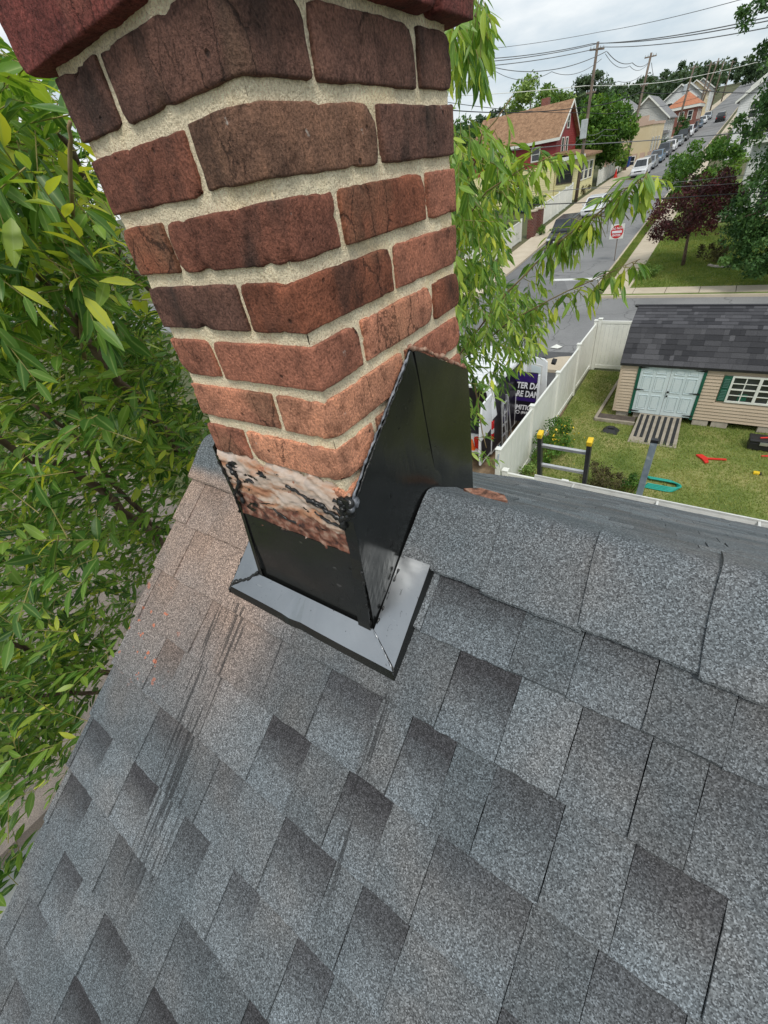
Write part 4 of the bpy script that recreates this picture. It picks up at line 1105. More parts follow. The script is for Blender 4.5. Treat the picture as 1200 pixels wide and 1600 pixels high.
# base blocks, ramp, edging
for i, bxx in enumerate((1.02, 1.50, 2.6, 3.6)):
    bx('block', MT['cblock'], sh, bxx, bxx+.40, SY0+.0, SY0+.18, .02, .205, .01)
for bxx in (-1.1, -.6): bx('block', MT['cblock'], sh, bxx, bxx+.36, SY0+.05, SY0+.22, .02, .205, .01)
ramp_o = MB().add([(-.46, 12.62, .012), (.80, 12.62, .012), (.74, SY0-.04, .24), (-.40, SY0-.04, .24), (-.46, 12.62, .005), (.80, 12.62, .005), (.74, SY0-.04, .19), (-.40, SY0-.04, .19)],
         [(0, 1, 2, 3), (7, 6, 5, 4), (0, 4, 5, 1), (1, 5, 6, 2), (2, 6, 7, 3), (3, 7, 4, 0)]).build('ramp_board', MT['old_wood'], None)
tag(ramp_o, 'wooden ramp with black grip strips below the shed doors', 'ramp')
for i in range(7):
    x0 = -.36+i*.162; y0 = 12.70 + (.22 if i < 2 else 0)
    zf = lambda y: .012+(y-12.62)/(SY0-.04-12.62)*.228
    MB().add([(x0, y0, zf(y0)+.004), (x0+.085, y0, zf(y0)+.004), (x0+.083, SY0-.10, zf(SY0-.10)+.004), (x0+.002, SY0-.10, zf(SY0-.10)+.004), (x0, y0, zf(y0)), (x0+.085, y0, zf(y0))], [(0, 1, 2, 3), (0, 4, 5, 1)]).build('grip_strip', MT['black'], ramp_o)
e = thing('timber_edging', (-1.4, 14.2, 0), 'weathered timber edging frame at the left corner of the shed', 'edging')
for a, b in (((-1.62, 13.72, .06), (-.46, 13.72, .06)), ((-1.62, 13.72, .06), (-1.50, 17.0, .10))):
    MB().bar(a, b, .09, .10).build('timber', MT['old_wood'], e)
bx('tray', MT['dark_wood'], e, -1.55, -.48, 13.78, 14.12, .03, .10)
vt = thing('roof_vent', (-1.0, 13.15, 0), 'black square roof vent lying on the grass left of the ramp', 'vent')
MB().add([(-1.28, 12.98, .01), (-.82, 12.92, .01), (-.78, 13.28, .01), (-1.25, 13.34, .01), (-1.16, 13.06, .12), (-.92, 13.03, .12), (-.90, 13.22, .12), (-1.14, 13.25, .12)], [(0, 1, 5, 4), (1, 2, 6, 5), (2, 3, 7, 6), (3, 0, 4, 7), (4, 5, 6, 7)]).build('flange', MT['black'], vt)
MB().box(-1.12, -.94, 13.06, 13.21, .121, .16).build('hood', MT['black'], vt, bevel=.01)
# tool box with tools
tb = thing('tool_box', (2.72, 13.3, 0), 'black tool box with a red handled tool on its lid beside the shed', 'tool box')
MB().box(2.40, 3.05, 13.12, 13.50, .02, .25).build('case', MT['black'], tb, bevel=.03)
MB().box(2.38, 3.07, 13.10, 13.52, .252, .33).build('lid', MT['black'], tb, bevel=.03)
bx('latch', MT['alu'], tb, 2.62, 2.80, 13.085, 13.099, .20, .29)
MB().tube([(2.60, 13.25, .345), (2.75, 13.30, .35), (2.92, 13.27, .345)], [.018, .022, .016], 6).build('tool_grip', MT['red'], tb)
pl = thing('pliers', (2.83, 12.86, 0), 'red and grey hand tool lying on grass in front of the tool box', 'tool')
MB().tube([(2.72, 12.84, .03), (2.86, 12.88, .035), (3.0, 12.86, .03)], [.02, .03, .02], 6).build('grip', MT['red'], pl)
MB().bar((2.96, 12.86, .03), (3.10, 12.92, .03), .05, .02).build('jaw', MT['alu'], pl)
rt = thing('red_pry_tool', (1.6, 12.2, 0), 'bright red long handled tool lying on the lawn before the shed', 'tool')
MB().bar((1.52, 12.26, .04), (1.98, 12.36, .04), .06, .04).build('handle', MT['red'], rt, bevel=.01)
MB().prism([(1.28, 12.36), (1.42, 12.42), (1.56, 12.28), (1.60, 12.05), (1.52, 12.0), (1.44, 12.18)], 'z', .02, .07).build('head', MT['red'], rt, bevel=.01)
tp = thing('tape_measure', (2.62, 11.9, 0), 'small yellow and black tape measure lying on the dry grass', 'tape measure')
MB().box(2.55, 2.68, 11.86, 11.96, .01, .075).build('case', MT['yellow'], tp, bevel=.015)
MB().box(2.665, 2.72, 11.86, 11.96, .012, .055).build('grip', MT['black'], tp, bevel=.01)
hs = thing('garden_hose', (.55, 10.5, 0), 'teal garden hose looped on the grass beside the grey post', 'hose')
for j in range(4):
    P = []
    for i in range(41):
        t = i/40; a_ = math.pi*(t*1.0-.5)
        if t < .3: p = (.30+.55*t/.3*.9+.02*j, 10.34+.035*j, .03+.02*j)
        elif t > .7: p = (.30+.55*(1-t)/.3*.9+.02*j, 10.86-.05*j, .03+.02*j)
        else:
            b_ = (t-.5)/.4*math.pi; p = (.80+.02*j+.26*math.cos(b_)*.9, 10.60-.007*j+(.26-.043*j)*math.sin(b_), .03+.02*j)
        P.append(p)
    MB().tube(P, .022, 6).build('hose_coil', MT['hose'], hs, smooth=True)
ps = thing('steel_post', (.33, 3.92, 0), 'worn blue grey steel post rising beside the gutter', 'post')
MB().bar((.335, 3.92, 0), (.335, 3.90, 4.89), .060, .045).build('tube', MT['galv'], ps, bevel=.006)
bx('cap', MT['black'], ps, .302, .368, 3.876, 3.926, 4.87, 4.90)
# ---- ladder hooked over the gutter
ld = thing('extension_ladder', (-.4, 4.6, 0), 'aluminium extension ladder with black rails and yellow tips over the gutter', 'ladder')
def lp(x, s): return (x, 3.72+(4.86-s)*.24, s)
for xx in (-.700, -.205):
    MB().bar(lp(xx+(.05 if xx < -.5 else .05)*0, 0), lp(xx, 4.845), .042, .075, (0, 1, .24)).build('rail', MT['fibreglass'], ld, bevel=.004)
    MB().bar(lp(xx, 4.845), lp(xx, 4.90), .052, .085, (0, 1, .24)).build('rail_tip', MT['yellow'], ld, bevel=.006)
s = 4.72
while s > .2:
    MB().bar(lp(-.684, s), lp(-.221, s), .040, .034, (0, 1, .24)).build('rung', MT['alu'], ld, bevel=.006); s -= .29
# ---- van in the drive
vn = thing('cargo_van', (-4.75, 13, 0), 'white cargo van with ribbed roof and purple lettering, doors open in the driveway', 'van')
VX0, VX1, VY0, VY1, VT = -5.75, -3.75, 10.05, 13.3, 2.45
prof = [(VX0+.02, .35), (VX1-.02, .35), (VX1, .8), (VX1, 1.5), (VX1-.14, VT-.12), (VX1-.26, VT), (VX0+.26, VT), (VX0+.14, VT-.12), (VX0, 1.5), (VX0, .8)]
body = MB().prism(prof, 'y', VY0+.9, VY1).build('body', MT['van_white'], vn, bevel=.03)
# hollow load bay at the rear
mb = MB()
for (a, b) in ((0, 1), (1, 2), (2, 3), (3, 4), (4, 5), (5, 6), (6, 7), (7, 8), (8, 9), (9, 0)):
    p, q = prof[a], prof[b]
    ip, iq = [((c[0]+4.75)*.95-4.75, (c[1]-1.4)*.95+1.4) for c in (p, q)]
    mb.add([(p[0], VY0, p[1]), (q[0], VY0, q[1]), (q[0], VY0+.9, q[1]), (p[0], VY0+.9, p[1]), (ip[0], VY0, ip[1]), (iq[0], VY0, iq[1]), (iq[0], VY0+.9, iq[1]), (ip[0], VY0+.9, ip[1])],
           [(0, 1, 2, 3), (4, 7, 6, 5), (0, 4, 5, 1)])
mb.build('load_bay', MT['van_white'], vn)
bx('bay_lining', MT['van_dark'], vn, VX0+.12, VX1-.12, VY0+.87, VY0+.89, .45, 2.3)
for i in range(24):
    y = VY0+.15+i*.21
    if y > VY1-.1: break
    MB().box(VX0+.34, VX1-.34, y, y+.07, VT-.005, VT+.022).build('roof_rib', MT['van_white'], vn, bevel=.008)
for xx in (VX0+.26, VX1-.30): bx('roof_rail', MT['van_white'], vn, xx, xx+.05, VY0+.05, VY1-.1, VT-.02, VT+.055, .01)
MB().prism([(VY1-.02, .4), (VY1+1.5, .4), (VY1+1.55, .9), (VY1+1.35, 1.12), (VY1+.75, 1.25), (VY1, 2.3)], 'x', VX0+.05, VX1-.05).build('bonnet', MT['van_white'], vn, bevel=.04)
MB().add([(VX0+.2, VY1+.70, 1.36), (VX1-.2, VY1+.70, 1.36), (VX1-.25, VY1+.10, 2.2), (VX0+.25, VY1+.10, 2.2)], [(0, 1, 2, 3)]).build('windscreen', MT['glass'], vn)
bx('side_wrap', MT['van_dark'], vn, VX1+.001, VX1+.008, VY0+.02, 11.9, .45, 1.5)
mb = MB().add([(VX1+.004, VY0+.35, 1.5), (VX1+.004, 12.6, 1.5), (VX1-.116, 12.6, VT-.20), (VX1-.116, VY0+.35, VT-.20)], [(0, 1, 2, 3)]); mb.build('side_wrap', MT['van_dark'], vn)
MB().prism([(VY0+.75, 1.0), (VY0+1.35, 1.05), (VY0+1.30, 1.48), (VY0+.95, 1.46)], 'x', VX1+.009, VX1+.013).build('decal', MT['purple'], vn)
MB().tube([(VX1+.013, VY0+1.05, 1.26), (VX1+.016, VY0+1.05, 1.26)], .15, 16).build('decal', MT['lettering'], vn)
MB().tube([(VX1+.0165, VY0+1.05, 1.26), (VX1+.018, VY0+1.05, 1.26)], .11, 16).build('decal', MT['purple'], vn)
lm = bx('tail_lamp', MT['lamp_red'], vn, VX1-.05, VX1+.02, VY0-.02, VY0+.10, .85, 1.45, .01); bx('lens', MT['lamp_clear'], lm, VX1-.04, VX1+.022, VY0-.022, VY0+.09, 1.06, 1.20)
bx('bumper', MT['van_white'], vn, VX0+.05, VX1-.05, VY0-.16, VY0-.01, .36, .52, .02)
for yy in (11.15, 13.6):
    for xx in (VX0+.02, VX1-.20):
        wv_ = MB().tube([(xx, yy, .34), (xx+.19, yy, .34)], .34, 18).build('wheel', MT['tyre'], vn)
        MB().tube([(xx-.004, yy, .34), (xx+.194, yy, .34)], .19, 14).build('rim', MT['rim'], wv_)
# rear leaf of the barn doors standing straight out behind, white edge toward the yard
rd_ = MB().prism([(VY0-.02, .42), (VY0-.80, .42), (VY0-.84, .9), (VY0-.80, 1.7), (VY0-.66, 2.25), (VY0-.02, 2.3)], 'x', VX1-.07, VX1-.015).build('rear_door', MT['van_white'], vn, bevel=.012)
MB().prism([(VY0-.06, .5), (VY0-.74, .5), (VY0-.76, 1.2), (VY0-.06, 1.25)], 'x', VX1-.0145, VX1-.010).build('door_skin', MT['van_dark'], rd_)
MB().prism([(VY0-.02, .42), (VY0-.80, .42), (VY0-.80, 1.7), (VY0-.66, 2.25), (VY0-.02, 2.3)], 'x', VX0+.015, VX0+.07).build('rear_door', MT['van_white'], vn, bevel=.012)
# side leaf with the lettering, swung square to the van
TX0, TX1, TY, TZ0, TZ1 = VX1-.05, -3.08, 12.0, .52, 2.16
sd_ = bx('side_door', MT['van_dark'], vn, TX0, TX1-.05, TY, TY+.05, TZ0, TZ1, .01)
bx('door_edge', MT['van_white'], sd_, TX1-.049, TX1+.015, TY-.01, TY+.06, TZ0, TZ1-.05, .015)
bx('stripe', MT['purple'], sd_, TX0+.01, TX1-.06, TY-.004, TY-.001, 1.86, 2.14)
bx('stripe', MT['purple'], sd_, TX0+.01, TX1-.06, TY-.004, TY-.001, 1.24, 1.36)
def text(body, size, loc, parent, mat, rot=(R(90), 0, 0), ext=.002, off=.0, name='lettering', align='LEFT', shear=0, sx=1.0):
    cu = bpy.data.curves.new(name, 'FONT'); cu.body = body; cu.size = size; cu.extrude = ext; cu.offset = off; cu.align_x = align; cu.shear = shear
    cu.materials.append(mat)
    tmp = bpy.data.objects.new(name, cu); COL.objects.link(tmp)
    bpy.context.view_layer.update()
    me = bpy.data.meshes.new_from_object(tmp.evaluated_get(bpy.context.evaluated_depsgraph_get()))
    bpy.data.objects.remove(tmp); me.name = name
    if not len(me.materials): me.materials.append(mat)
    o = link(name, me, parent)
    o.location = Vector(loc)-ORG[parent.name]; o.rotation_euler = rot; o.scale = (sx, 1, 1)
    return o
for tx, tz, sz, sx_ in (('TER DA', 1.66, .27, .74), ('RE DAM', 1.39, .27, .72), ('MITIG', .95, .22, .84)):
    text(tx, sz, (TX0+.045, TY-.006, tz), sd_, MT['lettering'], off=.008, shear=.15, sx=sx_)
text('(844)', .12, (TX0+.22, TY-.006, .81), sd_, MT['lettering'], off=.003, shear=.15, sx=.9)
MB().tube([(TX0+.12, TY-.003, .85), (TX0+.12, TY-.006, .85)], .065, 16).build('emblem', MT['lettering'], sd_)
MB().tube([(TX0+.12, TY-.0065, .85), (TX0+.12, TY-.009, .85)], .045, 16).build('emblem', MT['van_dark'], sd_)
# cab door open behind it
fd = MB().prism([(-3.62, 1.15), (-3.02, 1.02), (-2.96, 1.4), (-3.0, 2.35), (-3.10, 2.44), (-3.60, 2.52)], 'y', 12.40, 12.47).build('cab_door', MT['van_white'], vn, bevel=.015)
MB().prism([(-3.50, 1.72), (-3.12, 1.66), (-3.13, 2.24), (-3.50, 2.32)], 'y', 12.385, 12.399).build('window_frame', MT['white_metal'], fd)
MB().prism([(-3.46, 1.78), (-3.16, 1.73), (-3.17, 2.19), (-3.46, 2.26)], 'y', 12.380, 12.3848).build('pane', MT['door'], fd)
MB().prism([(-3.62, .62), (-2.98, .62), (-3.02, 1.02), (-3.62, 1.15)], 'y', 12.40, 12.47).build('cab_door', MT['van_white'], vn, bevel=.015)
MB().tube([(-3.12, 13.4, 2.02), (-3.0, 13.4, 2.0)], [.10, .10], 8).build('mirror', MT['black'], vn)
MB().tube([(-3.40, 13.2, 2.12), (-3.28, 13.2, 2.10)], [.10, .10], 8).build('mirror', MT['black'], vn)
# silver step ladder leaning on the van side
sl_ = thing('step_ladder', (-3.55, 10.6, 0), 'silver aluminium step ladder leaning against the side of the white van', 'ladder')
def q2(s, w): return (-3.52-.10*s+.0, 10.30+w+.10*s, .03+1.95*s)
for wv_ in (0, .42): MB().bar(q2(0, wv_), q2(1, wv_*.85), .025, .06).build('rail', MT['alu'], sl_)
for i in range(6): MB().bar(q2(.08+i*.165, .0), q2(.08+i*.165, .42*(1-.15*(.08+i*.165))), .05, .02).build('rung', MT['alu'], sl_)
for wv_ in (.02, .44): MB().bar((-3.30, 10.22+wv_, .02), (-3.60, 10.42+wv_*.9, 1.9), .02, .035).build('rear_leg', MT['alu'], sl_)
# things in the load bay
jk = thing('tool_tray', (-4.35, 10.2, .53), 'white tray on the rear bumper of the van', 'tray')
bx('tray_base', MT['white_metal'], jk, -4.95, -3.98, 9.72, 10.55, .532, .56, .01)
for a in ((-4.95, -4.92, 9.72, 10.55), (-4.01, -3.98, 9.72, 10.55)): bx('tray_rim', MT['white_metal'], jk, *a, .561, .62)
jo = thing('red_bucket', (-4.14, 10.0, .57), 'red orange bucket on the tray behind the van', 'bucket')
MB().tube([(-4.14, 10.0, .57), (-4.14, 10.0, .86)], [.12, .155], 14).build('pail', MT['red'], jo)
MB().tube([(-4.29, 10.0, .85), (-4.25, 9.93, .95), (-4.14, 9.9, .99), (-4.03, 9.93, .95), (-3.99, 10.0, .85)], .01, 5).build('handle', MT['white_metal'], jo)
jo = thing('yellow_case', (-4.62, 9.95, .57), 'yellow tool case on the tray behind the van', 'case')
MB().box(-4.82, -4.45, 9.85, 10.1, .565, .80).build('case', MT['yellow'], jo, bevel=.02)
bx('handle', MT['black'], jo, -4.70, -4.56, 9.94, 10.0, .801, .84)
jo = thing('orange_cone', (-4.30, 9.82, .57), 'small orange item at the edge of the tray behind the van', 'cone')
MB().tube([(-4.30, 9.84, .59), (-4.30, 9.84, .88)], [.09, .02], 10).build('cone', MT['orange'], jo)
bx('base', MT['orange'], jo, -4.41, -4.19, 9.745, 9.95, .565, .589)
gp = thing('guard_pole', (-3.35, 9.2, 0), 'thin grey rod leaning over the vinyl fence end beside the van', 'rod')
MB().tube([(-3.62, 9.95, .55), (-2.95, 8.55, 1.65), (-2.55, 7.35, 1.85)], .014, 6).build('rod', MT['galv'], gp)
wr = thing('white_rag', (-4.65, 19.9, .25), 'white rag lying on the street by the driveway mouth', 'rag')
mb = MB(); mb.add([(-4.9, 19.8, .24), (-4.55, 19.7, .24), (-4.4, 19.95, .24), (-4.7, 20.1, .24), (-4.66, 19.9, .36)], [(0, 1, 4), (1, 2, 4), (2, 3, 4), (3, 0, 4)]); mb.build('rag', MT['vinyl'], wr)

# ================================================================== STREET FURNITURE
sg = thing('no_entry_sign', (-5.3, 35.05, G(35)), 'square white street sign with red disc reading DO NOT ENTER at the kerb', 'sign')
gz = G(35)
MB().bar((-5.27, 35.1, gz), (-5.33, 35.1, 2.75), .06, .04).build('sign_post', MT['pole'], sg)
def ax(z): return -5.40-.0*z
pn = bx('panel', MT['vinyl'], sg, -5.80, -4.98, 35.03, 35.06, 2.16, 2.98, .02)
MB().tube([(-5.39, 35.029, 2.57), (-5.39, 35.022, 2.57)], .37, 32).build('disc', MT['sign_red'], pn)
bx('bar', MT['lettering'], pn, -5.68, -5.10, 35.012, 35.021, 2.50, 2.63)
text('DO NOT', .165, (-5.39, 35.020, 2.70), pn, MT['lettering'], align='CENTER', off=.004)
text('ENTER', .165, (-5.39, 35.020, 2.32), pn, MT['lettering'], align='CENTER', off=.004)

def wire(name, pts, rad, mat, label, group=None, sag=0.0, n=14):
    P = []
    for i in range(len(pts)-1):
        a, b = Vector(pts[i]), Vector(pts[i+1])
        for q in range(n):
            t = q/n; p = a.lerp(b, t); p.z -= sag*4*t*(1-t); P.append(p)
    P.append(Vector(pts[-1]))
    o = MB().tube(P, rad, 5).build(name, mat, None)
    return tag(o, label, 'cable', group)
def at_y(u, v, y):
    r_ = ray(u, v); return tuple(CAM+r_*(y-CAM[1])/r_[1])
def utility_pole(base, top, r0, r1, label, arms, box=None, can=None, grp='utility poles along the street'):
    t = thing('utility_pole', base, label, 'utility pole', grp)
    b, tp_ = Vector(base), Vector(top)
    MB().tube([b, b.lerp(tp_, .5), tp_], [r0, (r0+r1)/2, r1], 12).build('shaft', MT['pole'], t, smooth=True)
    for fz, half, dx, dy in arms:
        c = b.lerp(tp_, fz)
        am = MB().bar(c-Vector((dx*half, dy*half, 0)), c+Vector((dx*half, dy*half, 0)), .10, .12).build('crossarm', MT['pole'], t)
        for q in (-.9, -.45, .45, .9):
            p = c+Vector((dx*half*q, dy*half*q, .06))
            MB().tube([p, p+Vector((0, 0, .16))], [.05, .035], 6).build('insulator', MT['transformer'], am)
    if box:
        c = b.lerp(tp_, box); MB().box(c.x-.42, c.x+.18, c.y-.45, c.y-.16, c.z-.75, c.z+.75).build('junction_box', MT['transformer'], t, bevel=.05)
    if can:
        c = b.lerp(tp_, can)+Vector((-.45, 0, 0)); MB().tube([c-Vector((0, 0, .6)), c+Vector((0, 0, .55)), c+Vector((0, 0, .7))], [.3, .3, .12], 12).build('transformer', MT['transformer'], t)
    return t
utility_pole((-14.1, 59.4, G(59.4)), (-13.75, 59.6, 14.65), .19, .12, 'tall utility pole with a pale box in front of the yellow porch', [(.96, .9, .5, .86), (.72, .5, .86, .3)], box=.50)
utility_pole((-13.5, 82.3, G(82.3)), (-12.6, 82.3, 15.1), .20, .12, 'leaning utility pole beside the cream building', [(.97, .7, .9, .3), (.75, .5, .86, .3)])
utility_pole((-12.3, 122.9, G(122.9)), (-11.5, 123, 15.8), .20, .13, 'utility pole with round transformer in front of the brick house', [(.97, .8, .9, .2)], can=.70)
for i, (yy, hx) in enumerate(((160, -12.2), (200, -12.2), (245, -12.2))):
    utility_pole((hx, yy, G(yy)), (hx+.4, yy, G(yy)+10.5), .2, .13, ['far utility pole uphill past the brick house', 'distant utility pole high on the hill street', 'farthest utility pole near the top of the street'][i], [(.95, .9, .9, .2)])
utility_pole((-13.0, 170, G(170)), (-11.2, 171, G(170)+11), .2, .13, 'thin leaning far utility pole behind the brick house roof', [(.95, .9, .9, .2)])

GW = 'overhead cables above the street'
P1 = Vector((-13.75, 59.6, 14.6)); P2 = Vector((-12.6, 82.3, 15.0)); P3 = Vector((-11.5, 123, 15.7))
wl = [at_y(700, 90, 40), at_y(700, 98, 40), at_y(700, 106, 40)]
wire('power_cable', [at_y(700, 94, 45), P1+Vector((-.4, -.3, .0)), at_y(1230, 20, 42)], .030, MT['wire_grey'], 'upper pair cable running over the pole with the pale box', GW, .25)
wire('power_cable', [at_y(700, 100, 45), P1+Vector((.1, .2, -.05)), at_y(1230, 26, 42)], .030, MT['wire_grey'], 'second cable just under the upper one at the boxed pole', GW, .25)
wire('power_cable', [at_y(700, 107, 45), P1+Vector((.4, .4, -.35)), at_y(1230, 37, 42)], .028, MT['wire_grey'], 'third cable from the boxed pole sloping up to the right', GW, .25)
wire('power_cable', [at_y(700, 82, 50), at_y(937, 50, 59), at_y(1240, -24, 40)], .018, MT['wire_grey'], 'thin topmost cable crossing the sky', GW, .15)
wire('bundled_cable', [at_y(700, 112, 48), at_y(775, 106, 52), at_y(862, 109, 56), at_y(948, 80, 59)], .030, MT['wire_grey'], 'sagging bundled cable left of the boxed pole', GW, .18)
wire('bundled_cable', [at_y(700, 118, 48), at_y(775, 112, 52), at_y(862, 112, 56), at_y(940, 92, 59)], .022, MT['wire_grey'], 'lower sagging cable left of the boxed pole', GW, .55)
wire('bundled_cable', [at_y(949, 81, 59), at_y(988, 98, 69), at_y(1014, 97, 82)], .030, MT['wire_grey'], 'sagging cable hung between the boxed pole and the leaning pole', GW, .35)
wire('bundled_cable', [at_y(946, 84, 59), at_y(984, 103, 69), at_y(1012, 100, 82)], .022, MT['wire_grey'], 'lower cable between the boxed pole and the leaning pole', GW, .45)
wire('bundled_cable', [at_y(926, 123, 59), at_y(966, 127, 69), at_y(1003, 117, 82)], .026, MT['wire_grey'], 'cable below them at mid height of both poles', GW, .3)
wire('bundled_cable', [at_y(1018, 98, 82), at_y(1034, 120, 110), at_y(1088, 112, 123)], .03, MT['wire_grey'], 'cable from the leaning pole to the transformer pole', GW, 1.0)
wire('service_cable', [at_y(700, 150, 55), at_y(915, 134, 59), at_y(1040, 128, 82), at_y(1180, 98, 100), at_y(1260, 80, 110)], .028, MT['vinyl'], 'pale thin cable rising to the right across the far trees', GW, .1)
wire('service_cable', [at_y(700, 172, 40), at_y(905, 168, 59.4), at_y(1000, 144, 70), at_y(1085, 139, 80), at_y(1250, 141, 60)], .035, MT['wire'], 'black cable crossing the far hillside trees', GW, .25)
wire('service_cable', [at_y(700, 160, 42), at_y(918, 176, 59.4), at_y(1000, 170, 72), at_y(1090, 152, 90)], .022, MT['wire'], 'thin black cable across the round tree', GW, .2)
for i, (u0, v0, u1, v1, yy, rr, mt_, lab) in enumerate([
    (800, 321, 1200, 299, 29.5, .024, 'wire', 'thick black cable low across the street and red maple'),
    (880, 227, 1200, 203, 29.5, .020, 'wire_grey', 'grey cable across the boxed pole and green shrub tree'),
    (908, 295, 1158, 286, 29.5, .010, 'wire_grey', 'thin grey cable just above the thick black one'),
    (925, 293, 1158, 274, 29.5, .010, 'wire_grey', 'upper thin grey cable crossing the red maple crown')]):
    a = Vector(at_y(u0, v0, yy)); b = Vector(at_y(u1, v1, yy)); d = b-a
    wire('service_cable', [a-d*1.2, a, b, b+d*.8], rr, MT[mt_], lab, GW, .06)
wire('service_cable', [at_y(905, 212, 59.3), at_y(940, 211, 66), at_y(996, 192, 82)], .02, MT['wire_grey'], 'cable sagging across the round tree between the poles', GW, .5)
wire('service_cable', [at_y(906, 205, 59.3), at_y(945, 202, 66), at_y(997, 186, 82)], .02, MT['wire_grey'], 'upper cable sagging across the round tree', GW, .4)
wire('service_cable', [at_y(890, 232, 60), at_y(915, 200, 59.3)], .02, MT['wire_grey'], 'short drop cable from the boxed pole to the red house', GW, .2)

# ================================================================== HOUSES
def window(parent, face, c, z, w_, h_, pos, frame='vinyl'):
    # pos: coordinate of the wall plane; face S/-Y, E/+X, W/-X
    def B(name, mat, a0, a1, z0, z1, d0, d1, par):
        if face == 'S': return bx(name, MT[mat], par, a0, a1, pos-d1, pos-d0, z0, z1)
        if face == 'E': return bx(name, MT[mat], par, pos+d0, pos+d1, a0, a1, z0, z1)
        return bx(name, MT[mat], par, pos-d1, pos-d0, a0, a1, z0, z1)
    wn_ = B('window', 'glass', c-w_/2, c+w_/2, z, z+h_, -.05, .012, parent)
    fw = .10
    for a0, a1, z0, z1 in ((c-w_/2-fw, c+w_/2+fw, z+h_, z+h_+fw), (c-w_/2-fw, c+w_/2+fw, z-fw, z), (c-w_/2-fw, c-w_/2, z, z+h_), (c+w_/2, c+w_/2+fw, z, z+h_)):
        B('frame', frame, a0, a1, z0, z1, .0, .06, wn_)
    B('frame', frame, c-w_/2, c+w_/2, z+h_*.48, z+h_*.53, .013, .05, wn_)
    return wn_
def gable_house(name, label, x0, x1, y0, y1, z0, ev, rz, axis, wall, roofm, oh=.4, hip=False, grp=None, eave_mat='vinyl'):
    t = thing(name, ((x0+x1)/2, (y0+y1)/2, z0), label, 'house', grp)
    if hip:
        bx('wall', MT[wall], t, x0, x1, y0, y1, z0-1.5, ev)
        xm0, xm1, ym = x0+(y1-y0)/2*.9, x1-(y1-y0)/2*.9, (y0+y1)/2
        if xm0 > xm1: xm0 = xm1 = (x0+x1)/2
        b0 = (x0-oh, x1+oh, y0-oh, y1+oh)
        MB().add([(b0[0], b0[2], ev), (b0[1], b0[2], ev), (b0[1], b0[3], ev), (b0[0], b0[3], ev), (xm0, ym, rz), (xm1+.01, ym, rz)],
                 [(0, 1, 5, 4), (1, 2, 5), (2, 3, 4, 5), (3, 0, 4), (3, 2, 1, 0)]).build('roof', MT[roofm], t)
        bx('fascia', MT[eave_mat], t, b0[0]+.05, b0[1]-.05, b0[2]+.05, b0[3]-.05, ev-.45, ev-.003)
        return t
    th = .14
    if axis == 'x':
        ym = (y0+y1)/2; s_ = (rz-ev)/(ym-y0)
        MB().prism([(y0, z0-1.5), (y1, z0-1.5), (y1, ev), (ym, rz), (y0, ev)], 'x', x0, x1).build('wall', MT[wall], t)
        MB().prism([(y0-oh, ev-oh*s_+.01), (ym, rz+.01), (y1+oh, ev-oh*s_+.01), (y1+oh, ev-oh*s_+th), (ym, rz+th), (y0-oh, ev-oh*s_+th)], 'x', x0-oh, x1+oh).build('roof', MT[roofm], t)
        bx('fascia', MT[eave_mat], t, x0-oh, x1+oh, y0-oh-.05, y0-oh-.002, ev-oh*s_-.12, ev-oh*s_+th-.01)
        for xx in (x1+oh+.002,):
            MB().prism([(y0-oh, ev-oh*s_-.10), (ym, rz-.12), (y1+oh, ev-oh*s_-.10), (y1+oh, ev-oh*s_+th-.01), (ym, rz+th-.01), (y0-oh, ev-oh*s_+th-.01)], 'x', xx, xx+.06).build('barge_board', MT[eave_mat], t)
    else:
        xm = (x0+x1)/2; s_ = (rz-ev)/(xm-x0)
        MB().prism([(x0, z0-1.5), (x1, z0-1.5), (x1, ev), (xm, rz), (x0, ev)], 'y', y0, y1).build('wall', MT[wall], t)
        MB().prism([(x0-oh, ev-oh*s_+.01), (xm, rz+.01), (x1+oh, ev-oh*s_+.01), (x1+oh, ev-oh*s_+th), (xm, rz+th), (x0-oh, ev-oh*s_+th)], 'y', y0-oh, y1+oh).build('roof', MT[roofm], t)
        MB().prism([(x0-oh, ev-oh*s_-.10), (xm, rz-.12), (x1+oh, ev-oh*s_-.10), (x1+oh, ev-oh*s_+th-.01), (xm, rz+th-.01), (x0-oh, ev-oh*s_+th-.01)], 'y', y0-oh-.06, y0-oh-.002).build('barge_board', MT[eave_mat], t)
    return t
hz = G(62)
h = gable_house('frame_house', 'red sided house with brown gable roof and yellow enclosed porch', -27, -17.2, 61, 69, hz, 8.55, 11.35, 'x', 'redsiding', 'browntile')
bx('lower_wall', MT['yellowsiding'], h, -27.02, -17.15, 60.96, 69.02, hz-1.4, 6.1)
window(h, 'E', 63.4, 7.0, .8, 1.3, -17.2); window(h, 'E', 65.0, 7.0, .8, 1.3, -17.2); window(h, 'E', 65, 9.2, .8, 1.0, -17.2)
window(h, 'S', -19.4, 6.75, .8, 1.1, 61.0); window(h, 'S', -23, 6.75, .8, 1.1, 61.0); window(h, 'S', -21, 3.9, 1.0, 1.3, 60.96); window(h, 'S', -24.6, 3.9, 1.0, 1.3, 60.96)
bx('porch_wall', MT['yellowsiding'], h, -17.1, -14.55, 61.2, 68.2, hz-1.4, 6.35)
MB().add([(-17.15, 60.7, 7.15), (-17.15, 68.7, 7.15), (-13.95, 68.7, 6.55), (-13.95, 60.7, 6.55), (-17.15, 60.7, 6.98), (-17.15, 68.7, 6.98), (-13.95, 68.7, 6.38), (-13.95, 60.7, 6.38)],
         [(0, 1, 2, 3), (7, 6, 5, 4), (0, 3, 7, 4), (3, 2, 6, 7), (2, 1, 5, 6)]).build('porch_roof', MT['browntile'], h)
